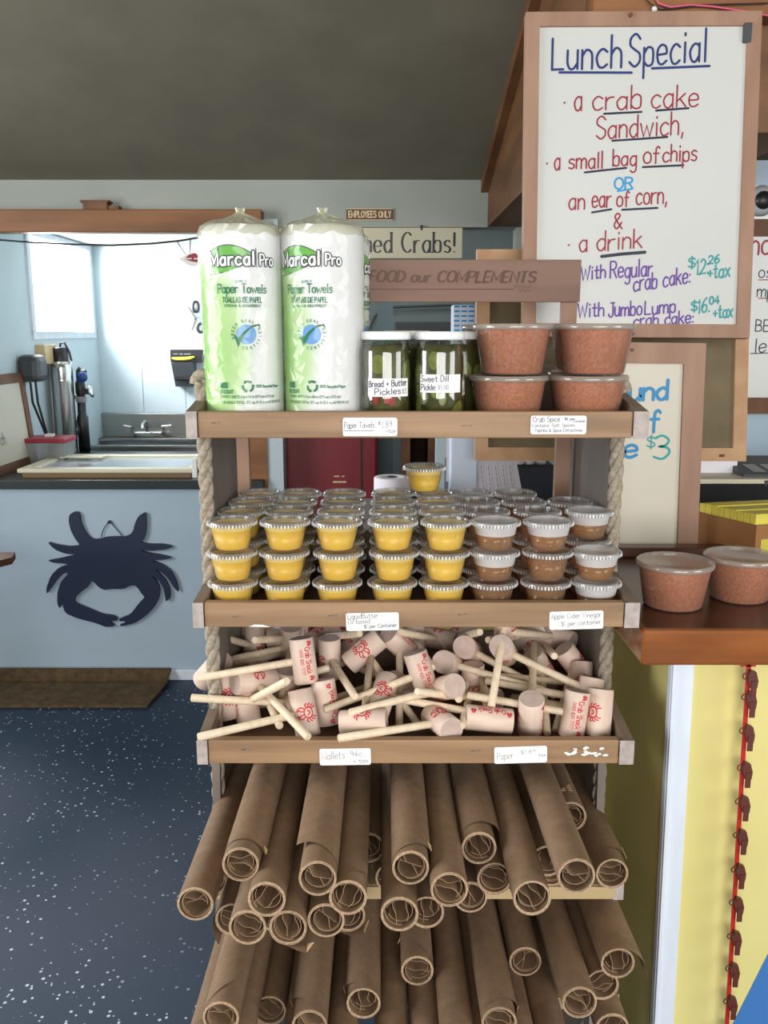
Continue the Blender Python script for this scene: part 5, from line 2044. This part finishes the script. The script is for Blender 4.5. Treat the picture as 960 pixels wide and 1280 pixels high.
q = at(490, 640, 2.02)
t = thing('white_paper_roll', 'large white paper roll standing behind the butter cups', 'paper roll', (q.x, 2.02, BZ))
zt2 = at(490, 596, 2.02).z
mb = MB().lathe([(.012, zt2 - BZ - .04), (.012, zt2 - BZ), (.040, zt2 - BZ), (.042, zt2 - BZ - .002), (.044, 0)], 36, c=(q.x, 2.02, BZ))
mb.build('wound_paper', 'paper', t)
mb = MB().lathe([(.0105, -.03), (.0105, .001), (.012, .001), (.012, -.03)], 24, c=(q.x, 2.02, zt2))
mb.build('core', 'charcoal', t)
# blue-white carton behind the spice tubs
q = at(583, 420, 2.06)
zc0 = at(583, 378, 2.06).z
t = thing('printed_carton', 'white and blue printed carton behind the spice tubs', 'carton', (q.x, 2.06, BZ))
mb = MB().box(at(566, 400, 2.06).x, at(601, 400, 2.06).x, 2.06, 2.12, BZ, zc0 - .005, .003)
bd = mb.build('carton_body', 'paper_blue', t)
mb = MB()
for k in range(3):
    for j in range(6):
        c = at(571 + k * 9, 383 + j * 6, 2.0595)
        mb.box(c.x - .006, c.x + .006, 2.0592, 2.06, c.z - .002, c.z + .002)
mb.build('printing', 'ink_cyan', bd)

# ================================================================== signs on the dividing wall
ye = YW - .012
a, c = at(433, 275, ye), at(491, 261, ye)
t = thing('employees_sign', 'small brown wall sign reading EMPLOYEES ONLY', 'sign', ((a.x + c.x) / 2, ye, a.z))
pl = MB().box(a.x, c.x, ye, YW, a.z, c.z, .002).build('plate', 'sign_brown', t)
mb = MB()
line(mb, 'EMPLOYEES ONLY', 436, 271.6, 488.5, 271.6, 7.6, ye, .0042, gap=2.2)
mb.build('lettering', 'sign_letters', pl)
mb = MB()
for s in (0, 1):
    z = (a.z, c.z)[s]
    mb.box(a.x, c.x, ye - .002, ye + .001, z - .0015, z + .0015)
mb.build('rim', 'sign_letters', pl)
yg = YW - .02
a, c = at(388, 323, yg), at(578.5, 284.5, yg)
t = thing('crab_sign', 'cream painted board with black serif lettering Steamed Crabs', 'sign', ((a.x + c.x) / 2, yg, a.z))
pl = MB().box(a.x, c.x, yg, YW - .001, a.z, c.z, .003).build('board', 'sign_cream', t)
mb = MB()
line(mb, 'Steamed Crabs!', 398, 315.5, 569, 315.5, 25, yg, .007, nib=(.0100, .0034), gap=2.1, serif=.004)
mb.build('lettering', 'black', pl)
mb = MB()
for x in (527, 436):
    c2 = at(x, 281.5, yg)
    mb.tube([(c2.x, yg + .004, c2.z - .02), (c2.x, yg + .004, c2.z)], .006, 8)
mb.build('nail', 'black', t)

# ================================================================== seen through the doorway
Yf = 3.93
a, c = at(352, 700, Yf), at(471.5, 500, Yf)
zt3 = at(400, 488, Yf).z
t = thing('red_cooler', 'tall dark red metal cooler in the doorway behind the cups', 'cooler', ((a.x + c.x) / 2, Yf, 0))
bd = MB().box(a.x, c.x, Yf, Yf + .5, 0.03, zt3, .012).build('cabinet', 'red_metal', t)
MB().box(a.x + .03, c.x - .03, Yf + .03, Yf + .47, 0, .03).build('plinth', 'black', t)
MB().box(a.x + (c.x - a.x) * .83, a.x + (c.x - a.x) * .845, Yf - .003, Yf + .002, .05, zt3 - .02).build('door_seam', 'black', bd)
mb = MB()
line(mb, '-- -', 418, 597, 430, 597, 4, Yf, .006)
line(mb, '---', 417, 604, 432, 604, 4, Yf, .008)
mb.build('lettering', 'sign_letters', bd)
yb2 = 5.74
a, c = at(494, 470, yb2), at(592, 402, yb2)
t = thing('wall_panel', 'dark rectangular panel on the back room wall above the jars', 'panel', ((a.x + c.x) / 2, yb2, c.z))
MB().box(a.x, c.x, yb2 - .03, yb2 + .01, 1.0, c.z, .004).build('panel_face', 'charcoal', t)
pts = [at(x, y, yb2 - .02) for x, y in ((461, 420), (463, 407), (468, 396), (476, 388), (490, 384), (540, 382), (575, 381))]
o = MB().tube(pts, .008, 6).build('grey_cable', 'charcoal')
tag(o, 'dark cable looping over the back room wall above the jars', 'cable')
# dark clutter deep in the passage
yd = 3.5
a, c = at(503, 640, yd), at(545, 545, yd)
t = thing('dark_shelf_unit', 'dark brown shelf unit deep in the doorway beside the note sheets', 'shelf unit', (a.x, yd, 0))
mb = MB()
mb.box(a.x, a.x + .03, yd, yd + .3, 0, 1.36)
mb.box(c.x - .03, c.x, yd, yd + .3, 0, 1.36)
mb.box(a.x, c.x, yd + .28, yd + .3, 0, 1.36)
mb.build('case', 'frame_brown', t)
for z in (.3, .65, .98, 1.22):
    MB().box(a.x + .03, c.x - .03, yd + .01, yd + .28, z, z + .02).build('shelf_board', 'black_matte', t)

# ================================================================== kitchen counter and what stands on it
zc_ = .925
t = thing('kitchen_counter', 'dark counter top on the pale blue partition', 'counter', (-1.3, 3.9, .885))
MB().box(-3.0, xo + .0, 3.735, 4.68, .885, zc_, .004).build('counter_top', 'dark_top', t)
# crab cut-out sign
CR = '316,190 320,160 340,147 362,148 368,165 372,200 392,240 408,262 430,274 460,272 490,263 540,261 575,262 600,252 614,235 622,200 640,165 672,147 675,200 672,245 665,270 650,290 700,296 750,295 800,306 770,320 700,328 640,325 690,338 740,345 795,358 760,368 700,371 715,378 750,390 790,420 815,470 825,520 805,500 780,460 745,425 712,408 735,430 770,470 785,510 785,545 765,563 762,540 755,500 730,460 695,440 720,462 738,500 735,545 710,590 670,630 620,662 555,677 552,668 575,662 578,652 550,652 552,640 600,622 640,570 668,540 655,528 640,505 625,487 600,488 570,504 520,503 480,508 455,495 430,468 418,470 405,495 375,515 362,528 345,545 345,568 400,590 470,620 525,626 541,640 540,650 505,652 530,675 490,680 440,660 360,640 300,615 286,565 275,595 264,570 264,520 280,470 318,428 290,432 262,462 235,500 215,527 213,500 235,440 270,405 315,390 290,385 250,383 218,372 260,365 320,352 360,346 300,340 260,325 235,305 220,286 260,298 320,307 370,302 345,270 325,230'
pts = []
yc_ = 3.758
for s in CR.split():
    x, y = (float(v) for v in s.split(','))
    q = at(x / 3.692, 600 + y / 3.692, yc_)
    pts.append((q.x, q.z))
cut = []
for i in range(len(pts)):                    # sawn curves: corners eased
    p_, q_ = pts[i], pts[(i + 1) % len(pts)]
    cut += [(p_[0] * .82 + q_[0] * .18, p_[1] * .82 + q_[1] * .18), (p_[0] * .18 + q_[0] * .82, p_[1] * .18 + q_[1] * .82)]
pts = cut
cx = sum(p[0] for p in pts) / len(pts)
cz = sum(p[1] for p in pts) / len(pts)
t = thing('crab_cutout', 'dark blue wooden crab cut-out hanging on the pale blue counter front', 'wall decoration', (cx, yc_, cz))
MB().prism(pts, lambda x, z: Vector((x, yc_, z)), lambda x, z: Vector((x, yc_ + .014, z))).build('crab_shape', 'crab_blue', t, fix=True)
w = [(467, 264), (475, 235), (490, 208), (505, 194), (520, 206), (545, 235), (564, 257)]
MB().tube([at(x / 3.692, 600 + y / 3.692, 3.77) for x, y in smooth_pts(w, 4)], .0022, 6).build('hanging_wire', 'black', t)
c = at(505 / 3.692, 600 + 194 / 3.692, 3.77)
MB().tube([(c.x, 3.762, c.z), (c.x, 3.782, c.z)], .007, 8).build('nail', 'black', t)

# floor mat curling up against the counter front
mb = MB()
xl = -2.3
prof = [(0.0, 3.40), (0.012, 3.40), ]
rows = [(3.30, .012), (3.55, .014), (3.68, .016), (3.735, .028), (3.757, .060)]
fr_, bk = at(182, 882, .012), None
xr0, xr1 = atz(184, 881, .014), at(214, 832, 3.757)
V = []
yfr = xr0.y
rows = [(yfr, .012), (yfr + .12, .015), (yfr + .24, .022), (3.70, .042), (3.748, .066)]
for (y, z) in rows:
    k = (y - yfr) / (3.748 - yfr)
    xr = xr0.x + (xr1.x - xr0.x) * k
    V += [(xl, y, z), (xr, y, z), (xl, y + (.0 if z < .02 else .008), z - .011), (xr, y + (.0 if z < .02 else .008), z - .011)]
Fc = []
for i in range(len(rows) - 1):
    a_, b_ = 4 * i, 4 * (i + 1)
    Fc += [(a_, a_ + 1, b_ + 1, b_), (a_ + 2, b_ + 2, b_ + 3, a_ + 3), (a_ + 1, a_ + 3, b_ + 3, b_ + 1), (a_, b_, b_ + 2, a_ + 2)]
Fc += [(0, 2, 3, 1), (4 * len(rows) - 4, 4 * len(rows) - 3, 4 * len(rows) - 1, 4 * len(rows) - 2)]
mb.add(V, Fc)
o = mb.build('floor_mat', 'mat_brown', fix=True)
tag(o, 'brown doormat with its back edge curled against the pale blue counter front', 'mat')

# wooden ledge tip at the frame edge
a = at(15, 701, 3.2)
t = thing('wooden_ledge', 'tip of a brown wooden ledge at the side of the counter front', 'ledge', (a.x - .3, 3.2, a.z))
MB().prism([(a.x, 3.2), (a.x - .03, 3.15), (a.x - .6, 3.15), (a.x - .6, 3.28), (a.x - .02, 3.28)], lambda x, y: Vector((x, y, a.z - .013)), lambda x, y: Vector((x, y, a.z + .013))).build('plank', 'frame_brown', t)
MB().box(a.x - .6, a.x - .55, 3.17, 3.26, 0, a.z - .013).build('leg', 'frame_brown', t)

# framed glossy board lying on the counter
Z0 = zc_
f0, f1 = atz(20, 588, Z0 + .03), atz(243, 586, Z0 + .03)
y0_, y1_ = 3.80, 4.28
x0_, x1_ = at(20, 580, y0_).x, at(240, 580, y0_).x
t = thing('framed_tray', 'cream-framed glossy white panel lying flat on the dark counter', 'panel', ((x0_ + x1_) / 2, y0_, Z0))
MB().box(x0_ + .02, x1_ - .01, y0_ + .01, y1_ - .01, Z0, Z0 + .02).build('base', 'brown_edge', t)
mb = MB()
fw = .06
mb.box(x0_, x1_, y0_, y0_ + fw, Z0 + .02, Z0 + .040, .006)
mb.box(x0_, x1_, y1_ - fw, y1_, Z0 + .02, Z0 + .040, .006)
mb.box(x0_, x0_ + fw, y0_ + .01, y1_ - .01, Z0 + .02, Z0 + .039, .006)
mb.box(x1_ - fw * .6, x1_, y0_ + .01, y1_ - .01, Z0 + .02, Z0 + .039, .006)
mb.build('frame', 'cream_frame', t)
MB().box(x0_ + .05, x1_ - .03, y0_ + .05, y1_ - .05, Z0 + .018, Z0 + .030).build('glossy_panel', 'glossy_tray', t)
MB().box(x1_ - .002, x1_ + .02, y0_ + .0, y0_ + .02, Z0 + .0, Z0 + .085, .003).build('corner_clip', 'white_plastic', t)
q = atz(100, 571, Z0 + .043)
o = MB().box(q.x - .09, q.x + .11, q.y - .02, q.y + .05, Z0 + .0405, Z0 + .0455).build('paper_slip', 'cream_frame')
tag(o, 'small cream slip lying on the far edge of the framed panel', 'slip')

# leaning whiteboard at the frame edge
c4 = [Vector((-1.690, 3.74, zc_ + .001)), Vector((-1.682, 4.23, zc_ + .001)), Vector((-1.722, 4.23, 1.362)), Vector((-1.730, 3.74, 1.362))]
wb, fr, pan5, n5, P5 = framed_board('counter_whiteboard', 'brown-framed whiteboard leaning on the kitchen counter', 'whiteboard', c4, .045, .018, ('frame_brown', 'whiteboard_cream'), 0)
mb = MB()
f5 = lambda u, v: P5(u, v, .001)
write(mb, 'ch', lambda u, v: P5(u, v, .001), .30, .30, .40, .12, .008)
mb.build('scribble', 'ink', pan5)

# red-lidded tub
q = atz(65, 580, zc_)
t = thing('storage_tub', 'translucent storage tub with dark red lid on the kitchen counter', 'tub', (q.x, q.y, zc_))
w = .095
mb = MB().hexa([(-w * .85, -w * .7, 0), (w * .85, -w * .7, 0), (w * .85, w * .7, 0), (-w * .85, w * .7, 0), (-w, -w * .8, .11), (w, -w * .8, .11), (w, w * .8, .11), (-w, w * .8, .11)])
mb.build('tub_body', 'bin_plastic', t, world=False)
MB().box(-w * 1.05, w * 1.05, -w * .86, w * .86, .11, .132, .005).build('lid', 'red_plastic', t, world=False)
MB().box(-.02, .02, -.02, .02, .132, .147, .004).build('lid_knob', 'white_plastic', t, world=False)

# stainless cylinder with black cap
yk_ = 4.60
q = at(84, 560, yk_)
zt4, zt5 = at(84, 452, yk_).z, at(84, 434, yk_).z
rr_ = 13 / FP * (yk_ * .98 + .1)
t = thing('water_filter', 'tall stainless steel cylinder with black cap on the kitchen counter', 'water filter', (q.x, yk_, zc_))
mb = MB().lathe([(0, 0), (rr_ * .96, 0), (rr_, .006), (rr_, zt4 - zc_ - .10), (rr_ * 1.03, zt4 - zc_ - .095), (rr_, zt4 - zc_ - .09), (rr_, zt4 - zc_ - .03), (rr_ * .93, zt4 - zc_), (0, zt4 - zc_)], 40)
mb.build('steel_body', 'steel', t, world=False)
MB().lathe([(rr_ * .72, zt4 - zc_), (rr_ * .72, zt5 - zc_ - .006), (rr_ * .6, zt5 - zc_), (0, zt5 - zc_)], 32).build('cap', 'black', t, world=False)
z_ = zt5 - zc_
MB().tube([(0, 0, z_), (.005, 0, z_ + .02), (.025, 0, z_ + .022), (.045, 0, z_ - .02), (.055, 0, z_ - .07)], .006, 8).build('hose', 'black', t, world=False)
# pipe assembly
yp = 4.66
q = at(106, 565, yp)
zp = at(106, 458, yp).z - zc_
t = thing('pipe_fitting', 'black pipe with valve, blue knob and white disc handle beside the steel cylinder', 'pipe', (q.x, yp, zc_))
MB().lathe([(0, 0), (.030, 0), (.030, .18), (.022, .20), (.022, .30), (.026, .31), (.026, .36), (.018, .38), (.018, zp - .02), (0, zp)], 24).build('pipe', 'black', t, world=False)
MB().lathe([(.0225, .262), (.0275, .265), (.0275, .29), (.0225, .293)], 24).build('collar', 'grey_plastic', t, world=False)
MB().tube([(0, 0, zp - .13), (.055, -.01, zp - .13)], .016, 14).build('valve', 'charcoal', t, world=False)
MB().tube([(0, 0, zp - .03), (.035, -.01, zp - .03)], .014, 14).build('valve', 'charcoal', t, world=False)
mb = MB()
mb.M = Matrix.Translation((.058, -.012, zp - .13)) @ Matrix.Rotation(R(75), 4, 'Y')
mb.lathe([(0, -.006), (.03, -.004), (.033, 0), (.03, .006), (.01, .012), (0, .013)], 24)
mb.build('disc_handle', 'steel', t, world=False)
mb = MB()
mb.M = Matrix.Translation((.02, -.02, zp - .055)) @ Matrix.Rotation(R(90), 4, 'X')
mb.lathe([(0, -.012), (.026, -.012), (.028, 0), (.026, .014), (0, .016)], 24)
mb.build('blue_knob', 'blue_plastic', t, world=False)
mb = MB()
mb.tube([(-.02, -.03, .30), (-.035, -.035, .26), (-.03, -.035, .18), (-.01, -.034, .12), (-.06, -.034, .04), (-.085, -.034, .005)], .007, 8)
mb.build('drain_hose', 'black', t, world=False)
# plank and block on the side wall
def on_side(x, y):
    return atx(x, y, XK)


a, c = on_side(60, 440), on_side(72, 440)
t = thing('wall_plank', 'white upright plank on the kitchen side wall behind the steel cylinder', 'plank', (XK, a.y, zc_))
MB().box(XK, XK + .02, a.y, c.y, zc_, on_side(66, 437).z).build('plank', 'white_plastic', t)
a, c = on_side(44, 440), on_side(59, 440)
t = thing('wood_block', 'yellowish wooden block on the kitchen side wall', 'block', (XK, a.y, on_side(50, 455).z))
MB().box(XK, XK + .05, a.y, c.y, on_side(50, 455).z, on_side(50, 431).z, .003).build('block', 'pale_wood', t)
a, c = on_side(20, 460), on_side(40, 460)
t = thing('wall_box', 'dark grey rounded electrical box on the kitchen side wall', 'electrical box', (XK, (a.y + c.y) / 2, on_side(30, 475).z))
z0_, z1_ = on_side(30, 477).z, on_side(30, 443).z
MB().box(XK - .001, XK + .105, a.y, c.y - .05, z0_, z1_, .03).build('housing', 'charcoal', t)
for k, (dx, dy) in enumerate(((.03, 0), (.055, .03))):
    p = [(XK + dx, a.y + .08, z0_ + .01), (XK + dx + .004, a.y + .08, z0_ - .10), (XK + .05 + dx * .3, a.y + .14, z0_ - .25), (XK + .06 + k * .01, a.y + .16, z0_ - .33), (XK + .07, a.y + .18, zc_ + .01)]
    MB().tube([Vector(v) for v in p], .006, 7).build('cable', 'black', t)
# sink
ysb = YK - .012
x0_, x1_ = at(129, 540, ysb).x, xo + .02
t = thing('steel_sink', 'stainless steel kitchen sink with high back splash', 'sink', (x0_, 5.0, 0))
zr = .915
zbk = at(180, 516, ysb).z
MB().box(x0_, x1_, ysb - .02, YK + .002, zr, zbk, .006).build('back_splash', 'brushed_steel', t)
mb = MB()
mb.box(x0_ - .1, x1_, 5.0, 5.03, zr - .02, zr, .004)
mb.box(x0_ - .1, x1_, ysb - .1, ysb, zr - .02, zr, .004)
mb.box(x0_ - .1, x0_ - .05, 5.0, ysb, zr - .02, zr, .004)
mb.build('rim', 'brushed_steel', t)
mb = MB()
mb.box(x0_ - .1, x1_, 5.01, 5.02, .62, zr - .02)
mb.box(x0_ - .1, x1_, 5.01, ysb, .62, .64)
mb.build('basin', 'brushed_steel', t)
for x in (x0_ - .06, x1_ - .06):
    MB().box(x, x + .03, 5.05, 5.08, 0, .62).build('leg', 'steel', t)
# faucet with two lever taps
yfa = ysb - .03
c = at(186, 541, yfa)
t = thing('wall_faucet', 'chrome two-handle faucet on the sink back splash', 'faucet', (c.x, yfa, c.z))
xl_, xr_ = at(168, 541, yfa).x - c.x, at(207, 541, yfa).x - c.x
MB().tube([(xl_, -.03, 0), (xr_, -.03, 0)], .012, 12).build('bridge', 'steel', t, world=False)
MB().tube([(0, -.03, 0), (0, -.035, .05), (0, -.05, .075), (0, -.09, .080), (0, -.13, .06), (0, -.14, .04)], .010, 10).build('spout', 'steel', t, world=False)
for s, x in ((-1, xl_), (1, xr_)):
    mb = MB().tube([(x, .022, 0), (x, -.05, 0)], .017, 12)
    mb.tube([(x, -.03, 0), (x, -.035, .04)], .012, 10)
    hd_ = mb.build('tap', 'steel', t, world=False)
    MB().tube([(x - .01, -.035, .042), (x + s * .05, -.05, .05)], [.009, .005], 8).build('lever', 'steel', hd_, world=False)
# towel dispenser, scissors, fish lure, wire
yd_ = YK - .06
a, c = at(213, 453, yd_), at(255, 437, yd_)
t = thing('towel_dispenser', 'black dispenser with a yellow strip on the kitchen back wall', 'dispenser', ((a.x + c.x) / 2, yd_, a.z))
MB().box(a.x, c.x, yd_, YK, a.z, c.z, .004).build('header', 'black', t)
p, q = at(218, 483, yd_), at(243, 453, yd_)
mb = MB().hexa([(p.x + .012, yd_ - .02, p.z), (q.x - .004, yd_ - .02, p.z), (q.x - .004, YK, p.z), (p.x + .012, YK, p.z), (p.x, yd_ - .06, q.z), (q.x, yd_ - .06, q.z), (q.x, YK, q.z), (p.x, YK, q.z)])
mb.build('cabinet', 'charcoal', t)
z_ = at(230, 470, yd_).z
MB().box(p.x + .014, q.x - .012, yd_ - .053, yd_ - .03, z_ - .02, z_ + .004, .004).build('slot', 'black_matte', t)
mb = MB()
pts = [at(x, y, yd_ - .012) for x, y in ((215, 447.5), (220, 448.5), (230, 448.5), (238, 447.5), (243, 446))]
mb.tube(pts, [.006, .010, .011, .009, .005], 8)
mb.build('strip', 'yellow_bright', t)
mb = MB()
line(mb, '--- -- ----', 217, 443.5, 238, 443.5, 2.6, yd_ - .001, .002)
mb.build('lettering', 'white_plastic', t)
ysx = YK - .02
t = thing('scissors', 'scissors with dark handles hanging open on the kitchen back wall', 'scissors', at(245, 397, ysx))
mb = MB()
for P_ in ([(234, 383), (237, 384), (247, 398), (244, 400)], [(239, 413), (241, 413.5), (247, 400), (243.5, 397)]):
    q4 = [at(x, y, ysx) for x, y in P_]
    mb.hexa(q4 + [v + Vector((0, .004, 0)) for v in q4])
mb.build('blade', 'steel', t)
for cx_, cy_, ex, ey in ((244.5, 383.5, 3.4, 6.5), (251, 410, 4, 5.5)):
    pts = [at(cx_ + ex * math.cos(g * PI / 8), cy_ + ey * math.sin(g * PI / 8), ysx) for g in range(17)]
    MB().tube(pts, .009, 7, caps=False).build('handle', 'black', t)
c = at(245, 397, ysx)
MB().tube([(c.x, ysx - .006, c.z), (c.x, YK, c.z)], .006, 8).build('pivot', 'steel', t)
yw_ = 3.86
pts = [at(x, y, yw_) for x, y in ((-30, 297), (0, 300), (40, 303), (90, 305.5), (140, 306.5), (190, 304.5), (225, 301), (248, 297), (300, 290))]
o = MB().tube(pts, .004, 6).build('hanging_wire', 'black')
tag(o, 'thin dark wire sagging across the kitchen opening below the beam', 'wire')
c = at(238, 323, yw_)
t = thing('fish_ornament', 'small red and white fish-shaped ornament hanging from the wire', 'ornament', c)
fp = [(223, 323.5), (228, 322), (233, 318), (240, 315.5), (246, 316), (250, 319), (252, 323), (249, 329), (243, 333), (236, 332), (230, 328), (226, 325.5)]
q4 = [at(x, y, yw_) for x, y in fp]
bd = MB().prism([(v.x, v.z) for v in q4], lambda x, z: Vector((x, yw_ - .006, z)), lambda x, z: Vector((x, yw_ + .006, z))).build('fish_body', 'foam_white', t, fix=True)
q4 = [at(x, y, yw_ - .0065) for x, y in ((230, 324), (236, 318.5), (243, 316.5), (248, 319), (249, 323), (247, 328), (240, 327))]
MB().prism([(v.x, v.z) for v in q4], lambda x, z: Vector((x, yw_ - .0075, z)), lambda x, z: Vector((x, yw_ - .006, z))).build('red_patch', 'red_plastic', bd)
mb = MB()
line(mb, '--- --', 231, 325, 248, 325, 4, yw_ - .008, .005)
mb.build('lettering', 'foam_white', bd)
for (xa_, ya_), (xb_, yb_) in (((221, 301.5), (232, 318)), ((238, 299), (237, 317))):
    MB().tube([at(xa_, ya_, yw_), at(xb_, yb_, yw_)], .0022, 5).build('string', 'black', t)
# foam bowls on the counter
q = atz(301, 606, zc_)
q.y = 4.05
q.x = at(301, 600, 4.05).x
for k in range(8):
    o = MB().lathe([(0, .002), (.034, .0), (.052, .045), (.056, .047), (.053, .049), (.036, .006), (0, .006)], 28, c=(0, 0, 0)).build('foam_bowl', 'foam_white') if k == 0 else dup(o0)
    if k == 0:
        o0 = o
    o.location = (q.x + .003 * math.sin(k * 2), q.y, zc_ + .012 * k)
    tag(o, 'white foam bowl in the nested stack on the kitchen counter, beside the orange door post', 'bowl', 'nested white foam bowls')
q = at(300, 549, 4.3)
t = thing('red_white_packet', 'small red and white packet above the foam bowls', 'packet', (q.x, 4.3, zc_))
MB().box(q.x - .035, q.x + .03, 4.3, 4.34, zc_, at(300, 541, 4.3).z, .003).build('packet_body', 'white_plastic', t)
mb = MB()
c0_, c1_ = at(293, 553, 4.299), at(303, 546, 4.299)
mb.box(c0_.x, c1_.x, 4.2985, 4.3, c0_.z, c1_.z)
mb.build('red_print', 'strip_red', t)
